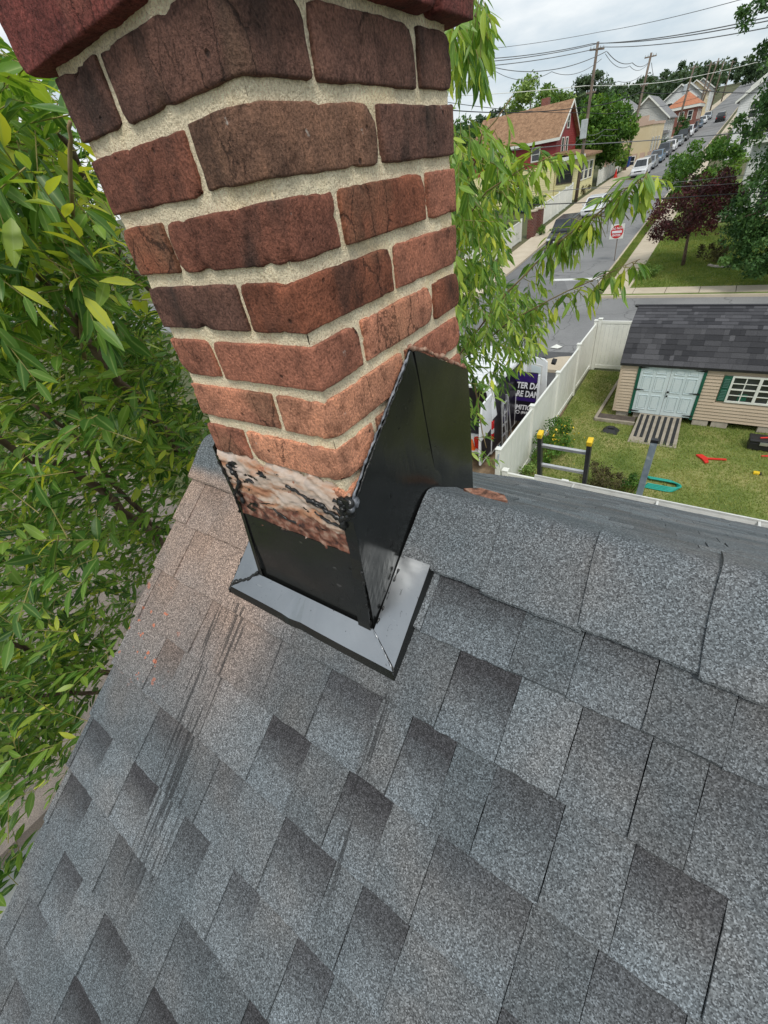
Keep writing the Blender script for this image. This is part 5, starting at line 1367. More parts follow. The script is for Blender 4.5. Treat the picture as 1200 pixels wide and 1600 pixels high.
bx('porch_fascia', MT['vinyl'], h, -17.1, -13.92, 60.64, 60.698, 6.28, 6.62)
window(h, 'S', -16.05, 4.35, 1.55, 1.5, 61.2, 'dark_wood'); 
for yy in (62.4, 64.4, 66.4): window(h, 'E', yy, 4.35, 1.4, 1.5, -14.55)
bx('chimney', MT['housebrick'], h, -21.2, -20.4, 67.5, 68.3, 9, 12.3)
# cream flat-fronted building with stepped parapet
h = thing('cream_building', (-15, 94, G(92)), 'cream flat roofed corner building with stepped pink parapet', 'building')
bx('wall', MT['cream'], h, -15.5, -11.7, 88, 100, 1.5, 8.3); bx('rear_wall', MT['pinkstone'], h, -17.5, -15.5, 88.3, 99.8, 1.5, 7.2)
bx('parapet', MT['pinkstone'], h, -15.6, -13.9, 87.9, 88.5, 8.3, 8.75); bx('parapet', MT['pinkstone'], h, -13.9, -12.4, 87.9, 88.5, 8.3, 9.35); bx('parapet', MT['pinkstone'], h, -12.4, -11.6, 87.9, 88.5, 8.3, 8.75)
bx('parapet', MT['pinkstone'], h, -12.0, -11.6, 88.5, 100, 8.3, 8.6)
bx('base_course', MT['pinkstone'], h, -15.56, -11.64, 87.94, 100.05, 1.5, 5.3)
for xx in (-15.2, -14.1, -13.0, -12.0): bx('pilaster', MT['cream'], h, xx, xx+.28, 87.82, 87.93, 1.5, 5.4)
for xx in (-14.75, -13.6): window(h, 'S', xx, 3.9, .6, 1.1, 87.94)
for yy in (90, 93, 96): window(h, 'E', yy, 5.4, .9, 1.4, -11.64); window(h, 'E', yy, 2.9, 1.2, 1.4, -11.64)
h = gable_house('grey_house', 'pale grey house with steep grey roof behind the cream building', -18.5, -11.9, 104, 114, G(106), 9.2, 12.1, 'y', 'greysiding', 'greyroof', hip=False)
for xx in (-16.6, -14.0): window(h, 'S', xx, 7.2, .8, 1.3, 104)
for yy in (106, 109, 112): window(h, 'E', yy, 7.2, .9, 1.3, -11.9)
bx('porch', MT['whitesiding'], h, -13.8, -11.2, 101.5, 103.9, G(102)-1, 7.0); MB().prism([(-14, 7.0), (-11, 7.0), (-11.2, 7.35), (-13.8, 7.6)], 'y', 101.2, 103.9).build('porch_roof', MT['greyroof'], h)
h = gable_house('brick_house', 'red brick house with orange hipped roof beside the hill street', -15.2, -9.9, 129, 140, G(131), 10.6, 12.9, 'x', 'housebrick', 'orangeroof', hip=True)
for xx in (-14.0, -12.5, -11.0): window(h, 'S', xx, 8.4, .7, 1.3, 129)
for xx in (-14.0, -11.2): window(h, 'S', xx, 6.1, .7, 1.3, 129)
for yy in (131, 134, 137): window(h, 'E', yy, 8.4, .8, 1.3, -9.9)
# houses climbing the hill
GH = 'houses climbing the hill street'
hl = [(-19, -12.6, 150, 158, 'whitesiding', 'greyroof', 'white gabled house just uphill of the brick house'), (-19, -12.8, 166, 174, 'greysiding', 'greyroof', 'grey gabled house second uphill of the brick house'),
      (-19, -12.8, 182, 190, 'cream', 'browntile', 'cream house with brown roof high on the left of the street'), (-19, -12.8, 200, 208, 'whitesiding', 'greyroof', 'small white house near the top left of the street'),
      (-1.8, 5, 78, 88, 'whitesiding', 'greyroof', 'white house with grey roof right of the uphill street'), (-1.8, 5, 104, 114, 'cream', 'browntile', 'cream house right of the uphill street behind the trees'), (-1.8, 5, 132, 142, 'greysiding', 'greyroof', 'grey house high on the right of the street'),
      (-34, -25, 84, 94, 'whitesiding', 'greyroof', 'white house behind the light green tree'), (-26, -19, 118, 128, 'greysiding', 'greyroof', 'grey house behind the round tree')]
for (a, b, c, d, wm, rm, lab) in hl:
    z = G((c+d)/2); h = gable_house('hill_house', lab, a, b, c, d, z, z+5.2, z+7.6, 'y', wm, rm, grp=GH)
    for xx in (a+1.6, b-1.6): window(h, 'S', xx, z+3.4, .9, 1.3, c); window(h, 'S', xx, z+.9, .9, 1.3, c)
    if a < -5:
        for yy in (c+2, c+5): window(h, 'E', yy, z+3.4, .9, 1.3, b)
    else:
        for yy in (c+2, c+5): window(h, 'W', yy, z+3.4, .9, 1.3, a)
h = gable_house('white_house', 'white sided house with grey roof behind the right hand trees', .6, 10, 44, 54, G(46), 6.1, 9.2, 'x', 'whitesiding', 'greyroof')
for yy in (46, 50): window(h, 'W', yy, 4.1, .9, 1.4, .6)
for xx in (2.2, 5, 8): window(h, 'S', xx, 4.1, .9, 1.4, 44); window(h, 'S', xx, 2.0, .9, 1.3, 44)
st = thing('front_steps', (-.2, 44.5, G(44)), 'grey entrance steps beside the white house', 'steps')
for i in range(4): bx('step', MT['cblock'], st, -.6+i*.28, .55, 43.2, 45.2, G(44)+.0+i*.18, G(44)+.18+i*.18)
# neighbour below on the left, roof glimpsed through the leaves
h = gable_house('neighbour_house', 'low neighbouring house with grey brown shingle roof under the leafy tree', -12.0, -4.6, -10, 1.5, 0, 2.6, 4.6, 'y', 'whitesiding', 'oldroof', oh=.5)
window(h, 'E', -4, 1.0, 1.0, 1.2, -4.6)

# ---- white fence, brick piers and bits along the left pavement
def picket(name, label, x, y0, y1, hgt, lattice=False):
    t = thing(name, (x, (y0+y1)/2, G(y0)), label, 'fence', 'white street fences')
    n = max(1, round((y1-y0)/2.4)); st_ = (y1-y0)/n
    for i in range(n+1):
        y = y0+i*st_; bx('post', MT['vinyl'], t, x-.07, x+.07, y-.07, y+.07, G(y)-.1, G(y)+hgt+.14)
    for i in range(n):
        a, b = y0+i*st_+.07, y0+(i+1)*st_-.07; ga, gb = G(a), G(b)
        def pan(name, d0, d1, th):
            return MB().add([(x-th, a, ga+d0), (x+th, a, ga+d0), (x+th, a, ga+d1), (x-th, a, ga+d1), (x-th, b, gb+d0), (x+th, b, gb+d0), (x+th, b, gb+d1), (x-th, b, gb+d1)],
                       [(0, 1, 2, 3), (7, 6, 5, 4), (0, 4, 5, 1), (1, 5, 6, 2), (2, 6, 7, 3), (3, 7, 4, 0)]).build(name, MT['vinyl'], t)
        pan('rail', hgt-.09, hgt, .04); pan('rail', .05, .16, .04)
        top = hgt-.38 if lattice else hgt-.09
        if lattice: pan('rail', hgt-.42, hgt-.36, .04)
        m_ = 8
        for q in range(m_):
            ya, yb_ = a+(b-a)*(q+.03)/m_, a+(b-a)*(q+.97)/m_
            MB().prism([(x-.02, ya), (x+.02, ya), (x+.02, yb_), (x-.02, yb_)], 'z', G(ya)+.16, G(ya)+top-.01).build('board', MT['vinyl'], t)
        if lattice:
            mb = MB()
            for q in range(14):
                ya = a+(b-a)*q/14; yb_ = ya+.34
                if yb_ < b:
                    mb.bar((x, ya, G(ya)+hgt-.36), (x, yb_, G(yb_)+hgt-.09), .02, .03); mb.bar((x+.012, ya, G(ya)+hgt-.09), (x+.012, yb_, G(yb_)+hgt-.36), .02, .03)
            mb.build('lattice', MT['vinyl'], t)
picket('street_fence', 'white street fence nearest the corner, left of the brick piers', -14.5, 29.0, 43.0, 1.55)
picket('street_fence', 'white lattice topped fence set back behind the first street fence', -17.0, 37.0, 43.0, 2.1, True)
picket('street_fence', 'white street fence beyond the brick piers below the yellow porch', -14.4, 46.5, 58.6, 1.75)
picket('street_fence', 'white fence on the street past the boxed pole', -14.4, 70.5, 84.0, 1.5)
for i, (xx, yy) in enumerate(((-13.85, 43.9), (-13.75, 45.5))):
    p = thing('brick_pier', (xx, yy, G(yy)), ['nearer of the two brick gate piers on the left pavement', 'farther of the two brick gate piers on the left pavement'][i], 'pier', 'brick gate piers')
    bx('shaft', MT['pillarbrick'], p, xx-.3, xx+.3, yy-.3, yy+.3, G(yy)-.1, 3.45); bx('coping', MT['concrete'], p, xx-.36, xx+.36, yy-.36, yy+.36, 3.451, 3.56)
b = thing('blue_bin', (-14.0, 90.5, G(90)), 'blue wheeled bin in front of the cream building', 'bin')
MB().prism([(-14.35, G(86)+.1), (-13.65, G(86)+.1), (-13.6, G(86)+1.2), (-14.4, G(86)+1.2)], 'y', 86.2, 87.0).build('body', MT['bluebin'], b, bevel=.04); bx('lid', MT['bluebin'], b, -14.45, -13.55, 86.1, 87.05, G(86)+1.202, G(86)+1.3, .03)
b = thing('blue_bin', (-19.6, 57.5, G(57)), 'blue bin in the garden before the yellow house', 'bin')
MB().prism([(-20.0, G(57)+.0), (-19.2, G(57)+.0), (-19.1, G(57)+1.1), (-20.1, G(57)+1.1)], 'y', 57, 57.8).build('body', MT['bluebin'], b, bevel=.04); bx('lid', MT['bluebin'], b, -20.15, -19.05, 56.95, 57.85, G(57)+1.102, G(57)+1.2, .03)
b = thing('traffic_cone', (-13.3, 75.4, G(75.4)), 'red orange cone on the left pavement beyond the boxed pole', 'cone')
MB().tube([(-13.3, 75.4, G(75.4)+.15), (-13.3, 75.4, G(75.4)+1.0)], [.20, .05], 10).build('cone', MT['red'], b); bx('base', MT['red'], b, -13.6, -13.0, 75.1, 75.7, G(75.4)+.11, G(75.4)+.149)

# ---- parked cars
def make_car(name, label, paint, suv=False):
    t = thing(name, (0, 0, 0), label, 'car', 'cars parked along the street', local=True)
    L, W = 4.6, 1.82; hb_, hr = (.95, 1.68) if suv else (.86, 1.42)
    def loft(secs, nm, mt_, bevel=.0):
        vs = []; fs = []
        for (y, xw, z0, z1, xt) in secs:
            vs += [(-xw, y, z0), (xw, y, z0), (xw*1.0, y, (z0+z1)*.55), (xt, y, z1), (-xt, y, z1), (-xw*1.0, y, (z0+z1)*.55)]
        for i in range(len(secs)-1):
            for k in range(6): fs.append((6*i+k, 6*i+(k+1) % 6, 6*i+6+(k+1) % 6, 6*i+6+k))
        fs += [tuple(range(5, -1, -1)), tuple(6*(len(secs)-1)+k for k in range(6))]
        return MB().add(vs, fs).build(nm, mt_, t, smooth=False, bevel=bevel)
    body = loft([(-L/2, W*.40, .38, .68, W*.36), (-L/2+.12, W*.47, .26, .80, W*.42), (-L/2+.9, W*.5, .22, hb_-.03, W*.46), (-.5, W*.5, .20, hb_+.02, W*.47), (1.0, W*.5, .20, hb_+.05, W*.47), (L/2-.3, W*.49, .26, hb_+.06, W*.44), (L/2, W*.44, .40, hb_-.06, W*.40)], 'body', MT[paint], .04)
    ya, yb_, yc, yd = (-1.15, -.45, 1.55 if suv else 1.0, 2.15 if suv else 1.75)
    vs = []
    for (y, xw, z) in ((ya, W*.45, hb_), (yb_, W*.37, hr), (yc, W*.37, hr-.02), (yd, W*.45, hb_+.04)): vs += [(-xw, y, z), (xw, y, z)]
    cab = MB().add(vs, [(0, 1, 3, 2), (2, 3, 5, 4), (4, 5, 7, 6), (0, 2, 4, 6), (7, 5, 3, 1)]).build('cabin', MT[paint], t, bevel=.05)
    def ins(p, q, r_, s_, k, off):
        P_ = [Vector(v) for v in (p, q, r_, s_)]; c = sum(P_, Vector())/4; n = (P_[1]-P_[0]).cross(P_[3]-P_[0]).normalized()
        if n.dot(c-Vector((0, .3, .9))) < 0: n = -n
        return [c+(v-c)*k+n*off for v in P_]
    V = vs
    for nm, ids in (('windscreen', (0, 1, 3, 2)), ('rear_window', (4, 5, 7, 6)), ('side_window', (0, 2, 4, 6)), ('side_window', (1, 3, 5, 7))):
        MB().add(ins(*[V[i] for i in ids], .84, .012), [(0, 1, 2, 3)]).build(nm, MT['glass'], cab)
    for sx_ in (-1, 1):
        for yy in (-1.42, 1.38):
            wh = MB().tube([(sx_*W*.38, yy, .33), (sx_*(W*.5+.012), yy, .33)], .33, 18).build('wheel', MT['tyre'], t)
            MB().tube([(sx_*W*.5, yy, .33), (sx_*(W*.5+.022), yy, .33)], .20, 12).build('rim', MT['rim'], wh)
        bx('headlight', MT['lamp_clear'], t, sx_*.62-.17, sx_*.62+.17, -L/2-.005, -L/2+.14, .58, .74, .03)
        bx('tail_light', MT['lamp_red'], t, sx_*.70-.10, sx_*.70+.10, L/2-.12, L/2+.006, .66, .88, .02)
        bx('mirror', MT[paint], t, sx_*(W*.5+.06)-.07, sx_*(W*.5+.06)+.07, -.78, -.66, hb_+.02, hb_+.16, .03)
    bx('number_plate', MT['lettering'], t, -.25, .25, -L/2-.012, -L/2+.03, .44, .56)
    bx('grille', MT['black'], t, -.42, .42, -L/2-.008, -L/2+.05, .58, .70)
    return t
kinds = [('car_black', True), ('car_white', False), ('car_white', True), ('car_silver', False), ('car_grey', True), ('car_blue', False)]
protos = {}
def park(paint, suv, x, y, rot, label):
    key = (paint, suv)
    if key not in protos:
        o = make_car('parked_car', label, paint, suv); protos[key] = o
    else:
        o = copy_tree(protos[key]); o['label'] = label
    o.location = (x, y, G(y)+.02); slope = math.atan2(G(y+2)-G(y-2), 4)
    o.rotation_euler = (slope if abs(rot) < 1 else -slope, 0, rot)
park('car_black', True, -10.35, 41.6, 0, 'dark car parked nearest on the left kerb, half hidden by the leaf branch')
park('car_white', False, -10.35, 51.6, 0, 'white car parked second along the left kerb behind the leaf branch')
park('car_white', True, -10.3, 74.8, 0, 'white tall car parked uphill below the cream building')
park('car_silver', False, -10.3, 81.0, 0, 'silver car parked just uphill of the white tall car')
park('car_blue', False, -10.3, 87.5, 0, 'pale blue car parked next to the cream building')
park('car_grey', True, -10.3, 94.0, 0, 'grey tall car parked uphill of the pale blue one')
park('car_white', False, -10.3, 101, 0, 'white low car parked below the grey house')
park('car_silver', False, -10.2, 108, 0, 'silver car parked by the grey house front')
park('car_black', True, -10.2, 116, 0, 'dark tall car parked below the brick house')
park('car_white', True, -10.2, 124, 0, 'white tall car parked in front of the transformer pole')
park('car_grey', True, -10.2, 132, 0, 'grey tall car parked in front of the brick house')
park('car_blue', False, -10.2, 142, 0, 'pale blue car parked above the brick house')
park('car_white', False, -10.2, 152, 0, 'white car parked high on the hill street')
park('car_silver', False, -10.2, 165, 0, 'farthest silver car parked high on the hill street')
park('car_black', True, -6.6, 150, math.pi, 'dark tall car on the right side high up the hill street')

# ================================================================== VEGETATION
def unit(a): return a/np.maximum(np.linalg.norm(a, axis=-1, keepdims=True), 1e-9)
TS = np.array([0, .22, .22, .22, .5, .5, .5, .78, .78, .78, 1.0])
XS = np.array([0, -.80, 0, .80, -1, 0, 1, -.58, 0, .58, 0])
MID = np.array([1, 0, 1, 0, 0, 1, 0, 0, 1, 0, 1.0])
TRI = np.array([(0, 2, 1), (0, 3, 2), (7, 8, 10), (8, 9, 10)]); QUA = np.array([(1, 2, 5, 4), (2, 3, 6, 5), (4, 5, 8, 7), (5, 6, 9, 8)])
def leaf_verts(P, D, Nv, L, W, curl, fold):
    D = unit(D); Sd = unit(np.cross(D, Nv)); Nv = np.cross(Sd, D)
    t = TS[None, :, None]; x = XS[None, :, None]
    z = fold[:, None, None]*np.abs(x)*W[:, None, None]*.5 - curl[:, None, None]*L[:, None, None]*t**2
    return P[:, None, :] + D[:, None, :]*t*L[:, None, None] + Sd[:, None, :]*x*W[:, None, None]*.5 + Nv[:, None, :]*z
def leaf_faces(n):
    o = (np.arange(n)*11)[:, None, None]
    return [(TRI[None]+o).reshape(-1, 3), (QUA[None]+o).reshape(-1, 4)]

class Sprigs:
    def __init__(s): s.P = []; s.D = []; s.N = []; s.L = []; s.w = []; s.c = []; s.tw = MB()
    def sprig(s, O, d, length, nleaf, lsize, yellow=0.0, hang=.5, wr=.36, cr_=(.12, .52)):
        O = np.array(O, float); d = unit(np.array(d, float)); up = np.array([0, 0, 1.0])
        side = unit(np.cross(d, up)+rng.normal(0, .15, 3)); pts = []
        cb = rng.uniform(*cr_)
        for i in range(nleaf):
            f = (i+.6)/nleaf
            dd = unit(d+np.array([0, 0, -.35*f*hang]))
            p = O+dd*length*f; pts.append(p)
            sg_ = 1 if i % 2 else -1
            ld_ = unit(dd*.75+side*sg_*rng.uniform(.5, 1.0)+np.array([0, 0, -hang*rng.uniform(.2, 1.2)])+rng.normal(0, .22, 3))
            if i == nleaf-1: ld_ = unit(dd+np.array([0, 0, -hang*.6])+rng.normal(0, .15, 3))
            s.w.append(wr*rng.uniform(.85, 1.2)); s.P.append(p); s.D.append(ld_); s.N.append(unit(up+rng.normal(0, .45, 3)+dd*.2))
            s.L.append(lsize*rng.uniform(.7, 1.15)*(1-.25*(f > .85)))
            c = cb+rng.normal(0, .10)+.16*(f > .7)
            if rng.random() < yellow: c = rng.uniform(.75, 1.0)
            s.c.append(min(1, max(0, c)))
        s.tw.tube([O, O+(pts[-1]-O)*.5, pts[-1]], [.0017, .0014, .0008], 4, caps=False)
def in_poly(u, v, poly):
    c = False; n = len(poly)
    for i in range(n):
        (x1, y1), (x2, y2) = poly[i], poly[(i+1) % n]
        if (y1 > v) != (y2 > v) and u < (x2-x1)*(v-y1)/(y2-y1)+x1: c = not c
    return c
TB = np.array([-2.9, 2.6, -.05])
tree = thing('broadleaf_tree', tuple(TB), 'large leafy tree with long green leaves growing behind and left of the chimney', 'tree')
sp = Sprigs()
TOPF = np.array([-2.75, 2.45, 4.2])
MB().tube([TB, TB+np.array([.05, -.03, 2.2]), TOPF], [.20, .16, .13], 12).build('trunk', MT['bark'], tree, smooth=True)
limbs = []
def limb(pts, r0, r1):
    P = [Vector(p) for p in pts]; n = len(P)
    Q = []
    for i in range(n-1):
        for q in range(4):
            t = q/4; p = P[i].lerp(P[i+1], t); Q.append(p+Vector((rnd.uniform(-1, 1), rnd.uniform(-1, 1), rnd.uniform(-1, 1)))*r0*.5)
    Q.append(P[-1]); m_ = len(Q)
    MB().tube(Q, [r0+(r1-r0)*(i/(m_-1))**.6 for i in range(m_)], 8).build('limb', MT['bark' if r0 > .015 else 'twigbark'], tree, smooth=True)
    limbs.append(Q)
LF = [ # left-hand limbs
 ([TOPF, pt(310, 740, 3.4), pt(260, 680, 2.7), pt(190, 590, 2.3), pt(120, 510, 2.0), pt(60, 430, 1.8)], .045, .010),
 ([TOPF, pt(320, 900, 3.6), pt(240, 835, 2.9), pt(150, 760, 2.5), pt(70, 715, 2.2), pt(-30, 690, 2.0)], .042, .012),
 ([pt(250, 830, 3.0), pt(190, 770, 2.6), pt(110, 680, 2.3), pt(50, 630, 2.1)], .018, .006),
 ([TOPF-np.array([0, 0, .6]), pt(230, 1040, 3.4), pt(120, 1055, 3.0), pt(0, 1000, 2.6)], .03, .010),
 ([TOPF-np.array([0, 0, .7]), pt(200, 1080, 3.5), pt(110, 1085, 3.1), pt(-20, 1090, 2.7)], .024, .008),
 ([TOPF, pt(330, 560, 4.0), pt(200, 420, 3.2), pt(120, 260, 2.6), pt(60, 150, 2.3)], .04, .008),
 ([TOPF, pt(420, 300, 4.2), pt(300, 60, 4.0)], .045, .015),
 ([pt(130, 560, 2.1), pt(115, 380, 1.7), pt(108, 240, 1.5), pt(110, 190, 1.45)], .008, .004),
 # limbs reaching right, over the back slope
 ([TOPF, pt(560, 620, 3.6), pt(690, 590, 2.9), pt(790, 460, 2.45), pt(855, 392, 2.33), pt(935, 332, 2.18), pt(1012, 268, 2.05)], .010, .0014),
 ([pt(690, 590, 2.9), pt(800, 500, 2.5), pt(885, 455, 2.3), pt(955, 425, 2.2), pt(1000, 405, 2.15)], .005, .0012),
 ([TOPF, pt(560, 480, 3.4), pt(700, 380, 2.7), pt(735, 280, 2.45), pt(752, 215, 2.35), pt(800, 150, 2.3)], .014, .002),
 ([pt(700, 380, 2.7), pt(760, 300, 2.4), pt(820, 262, 2.3), pt(868, 240, 2.25)], .005, .0015),
 ([TOPF, pt(560, 200, 3.8), pt(640, -40, 3.1), pt(720, -30, 2.7), pt(752, 40, 2.55)], .03, .004),
 ([pt(690, 590, 2.9), pt(740, 600, 2.7), pt(760, 700, 2.7)], .010, .003)]
for a in LF: limb(*a)
def fill(poly, n, t0, t1, ls, dirs, yellow=0, hang=.6, cond=None, power=1.0, wr=.33, sl=(.14, .30), cr_=(.04, .52)):
    us = [p[0] for p in poly]; vs = [p[1] for p in poly]; k = 0; tries = 0
    while k < n and tries < n*40:
        tries += 1
        u, v = rng.uniform(min(us), max(us)), rng.uniform(min(vs), max(vs))
        if not in_poly(u, v, poly): continue
        t = t0+(t1-t0)*rng.random()**power
        P_ = pt(u, v, t)
        if cond and not cond(P_): continue
        d = np.array(dirs[rng.integers(len(dirs))])+rng.normal(0, .4, 3)
        sp.sprig(P_, d, rng.uniform(*sl), int(rng.integers(6, 10)), ls*rng.uniform(.85, 1.15), yellow, hang, wr, cr_); k += 1
cl = lambda P_: P_[0] < -.90
LP = [(-140, 100), (60, 120), (95, 135), (150, 250), (240, 430), (300, 600), (345, 700), (330, 760), (250, 900), (180, 1040), (120, 1190), (90, 1220), (60, 1240), (-140, 1280)]
outl = [(-.8, -.5, .1), (-.6, -.8, .2), (-.9, .1, .1), (-.2, -.9, -.1), (-.5, -.5, .6)]
fill(LP, 1500, 2.2, 3.4, .082, outl, .04, .25, cl, wr=.30)
fill(LP, 1600, 3.0, 5.0, .088, outl, .04, .25, cl, wr=.30)
fill([(-120, 60), (90, 100), (230, 420), (250, 640), (150, 900), (-120, 1000)], 260, 1.5, 2.2, .086, outl, .06, .3, cl, wr=.30)
fill([(-120, 100), (100, 110), (140, 300), (130, 480), (-120, 560)], 50, 1.38, 1.8, .098, [(-.4, -.5, -.5), (-.2, -.3, -.9), (-.8, -.4, -.2)], .05, .6, cl, wr=.32)
fill([(40, 300), (170, 300), (240, 430), (200, 500), (60, 470)], 22, 1.5, 2.0, .075, [(.2, -.2, .9), (-.4, -.4, .7)], .7, .1, cl, wr=.5)
fill([(160, 560), (300, 640), (320, 740), (250, 760), (150, 680)], 34, 2.2, 2.8, .095, outl, .35, .4, cl)
fill([(-140, 1180), (80, 1230), (70, 1300), (30, 1400), (-140, 1480)], 40, 2.0, 3.2, .095, outl, .0, .6, cl)
rt_ = [(.6, -.3, -.5), (.8, .2, -.3), (.3, -.5, -.7), (.7, .0, .1)]
SS = (.07, .16)
fill([(690, -30), (752, -30), (766, 40), (748, 95), (725, 112), (705, 105), (690, 60)], 50, 2.3, 2.9, .085, [(.3, -.2, -.9), (.1, -.1, -1)], .0, 1.2, wr=.22, sl=SS, cr_=(.2, .62))
fill([(700, 195), (730, 185), (760, 205), (800, 225), (850, 232), (845, 262), (815, 285), (790, 300), (780, 350), (765, 400), (700, 420)], 100, 2.1, 2.9, .080, rt_, .05, .9, wr=.27, sl=SS, cr_=(.22, .66))
fill([(700, 200), (745, 200), (800, 240), (790, 330), (775, 420), (700, 440)], 70, 2.9, 3.9, .085, rt_, .02, .8, wr=.28, sl=SS, cr_=(.08, .45))
fill([(700, 420), (790, 430), (850, 450), (820, 520), (700, 560)], 60, 2.8, 3.6, .072, rt_, .02, .8, wr=.26, sl=SS, cr_=(.08, .42))
fill([(715, 480), (800, 500), (815, 560), (770, 600), (725, 640), (715, 640)], 30, 2.3, 3.0, .066, rt_, .02, .8, wr=.26, sl=SS, cr_=(.15, .5))
fill([(230, 470), (290, 560), (345, 690), (330, 730), (250, 700), (200, 560)], 260, 2.6, 4.6, .085, outl, .06, .3, cl)
fill([(700, 400), (765, 400), (760, 450), (700, 470)], 44, 2.3, 3.2, .070, rt_, .02, .8, wr=.25, sl=SS, cr_=(.2, .62))
fill([(700, 440), (790, 450), (860, 440), (850, 470), (840, 520), (830, 550), (780, 545), (700, 580)], 96, 2.2, 3.0, .068, rt_, .02, .9, wr=.24, sl=SS, cr_=(.2, .62))
fill([(700, 560), (735, 560), (742, 620), (700, 650)], 10, 2.5, 3.2, .07, rt_, .0, .7, wr=.24, sl=SS)
fill([(715, 620), (745, 620), (750, 730), (715, 730)], 7, 2.5, 3.2, .07, rt_, .0, .7, wr=.24, sl=SS)
for q, (a, b) in enumerate((((740, 520), (850, 400)), ((850, 392), (935, 332)), ((935, 332), (1012, 268)), ((800, 500), (1000, 405)), ((760, 300), (868, 240)), ((735, 280), (800, 150)))):
    n = (10, 46, 34, 34, 18, 5)[q]; t0_, t1_ = ((2.6, 2.35), (2.35, 2.2), (2.2, 2.05), (2.5, 2.15), (2.4, 2.25), (2.42, 2.3))[q]
    for i in range(n):
        f = (i+rng.random())/n
        P_ = pt(a[0]+(b[0]-a[0])*f, a[1]+(b[1]-a[1])*f, t0_+(t1_-t0_)*f)
        d = np.array([.55 if i % 3 else -.5, .1, .10 if i % 2 else -.6])+rng.normal(0, .25, 3)
        sp.sprig(P_, d, rng.uniform(.05, .12), int(rng.integers(3, 6)) if q < 5 else 2, .078, .12, 1.35, .24, (.26, .66))
# the rest of the crown, behind the chimney
fill([(260, -150), (660, -150), (690, 100), (690, 430), (620, 520), (560, 600), (380, 620), (300, 500)], 620, 3.2, 5.2, .088, outl+rt_, .04, .3, lambda P: P[1] > .9, wr=.30)
P_, D_, N_ = np.array(sp.P), np.array(sp.D), np.array(sp.N); L_ = np.array(sp.L); c_ = np.array(sp.c)
pp = pix(P_); dist = np.linalg.norm(P_-CAM, axis=1)
keep = ~((pp[:, 0] > 936) & (pp[:, 0] < 992) & (pp[:, 1] > 322) & (pp[:, 1] < 412) & (P_[:, 0] > -1))
P_, D_, N_, L_, c_, pp, dist = P_[keep], D_[keep], N_[keep], L_[keep], c_[keep], pp[keep], dist[keep]; sp.w = np.array(sp.w)[keep]
vis = (pp[:, 2] > .1) & (pp[:, 0] > -30) & (pp[:, 0] < 1230) & (pp[:, 1] > -30) & (pp[:, 1] < 1630)
score = np.where(vis, L_/dist, 0); order = np.argsort(-score)
near = order[:300]; mask = np.ones(len(P_), bool); mask[near] = False
far = np.where(mask)[0]
V = leaf_verts(P_[far], D_[far], N_[far], L_[far], L_[far]*np.array(sp.w)[far], rng.uniform(.0, .28, len(far)), rng.uniform(.05, .5, len(far)))
npmesh('foliage', V, leaf_faces(len(far)), MT['leaf'], tree, {'lc': np.repeat(c_[far], 11), 'mid': np.tile(MID, len(far))}, smooth=True, kind='stuff')
variants = []
for i in range(10):
    one = leaf_verts(np.zeros((1, 3)), np.array([[1., 0, 0]]), np.array([[0, 0, 1.]]), np.array([1.0]), np.array([rng.uniform(.27, .36)]), np.array([rng.uniform(0, .28)]), np.array([rng.uniform(.1, .5)]))[0]
    me = bpy.data.meshes.new('leaf'); me.from_pydata(one.tolist(), [], TRI.tolist()+QUA.tolist())
    at = me.attributes.new('mid', 'FLOAT', 'POINT'); at.data.foreach_set('value', MID)
    at = me.attributes.new('lc', 'FLOAT', 'POINT'); at.data.foreach_set('value', np.full(11, [.14, .22, .28, .34, .40, .46, .55, .3, .65, .95][i]))
    me.shade_smooth(); me.materials.append(MT['leaf']); variants.append((me, [.14, .22, .28, .34, .40, .46, .55, .3, .65, .95][i]))
for i in near:
    d = unit(D_[i]); s_ = unit(np.cross(d, N_[i])); n_ = np.cross(s_, d)
    k = min(range(10), key=lambda q: abs(variants[q][1]-c_[i])+rng.uniform(0, .06))
    o = link('leaf', variants[k][0], tree)
    M = Matrix.Identity(4)
    for a in range(3):
        M[a][0] = d[a]*L_[i]; M[a][1] = -s_[a]*L_[i]; M[a][2] = n_[a]*L_[i]; M[a][3] = P_[i][a]-TB[a]
    o.matrix_local = M
sp.tw.build('twigs', MT['twig'], tree, kind='stuff')

def quad_leaves(C_, size, upb=.5, asp=.5):
    n = len(C_); d = unit(rng.normal(0, 1, (n, 3))+np.array([0, 0, -.25])); nn = unit(rng.normal(0, 1, (n, 3))+np.array([0, 0, upb])); s_ = unit(np.cross(d, nn)); nn = np.cross(s_, d)
    sz = size*rng.uniform(.6, 1.3, n)[:, None]
    V = np.stack([C_-d*sz*.5, C_+s_*sz*asp*.5+nn*sz*.08, C_+d*sz*.5-nn*sz*.12, C_-s_*sz*asp*.5+nn*sz*.08], 1)
    F = np.arange(n*4).reshape(n, 4)
    return V, F
def crown_points(center, radii, nclump, per, cr, shell=.55, flat=.75):
    cs = []
    while len(cs) < nclump:
        p = rng.uniform(-1, 1, 3); l = np.linalg.norm(p)
        if shell < l < 1: cs.append(p)
    cs = np.array(cs)*np.array(radii)+np.array(center)
    out = []; lc = []
    for c in cs:
        k = int(per*rng.uniform(.6, 1.4)); q = rng.normal(0, 1, (k, 3)); q = unit(q)*rng.random((k, 1))**.45
        s_ = cr*rng.uniform(.6, 1.35); out.append(c+q*np.array([s_, s_, s_*flat])); b = rng.normal(.45, .2)
        lc.append(np.clip(b+rng.normal(0, .16, k), 0, 1))
    return np.concatenate(out), np.concatenate(lc), cs
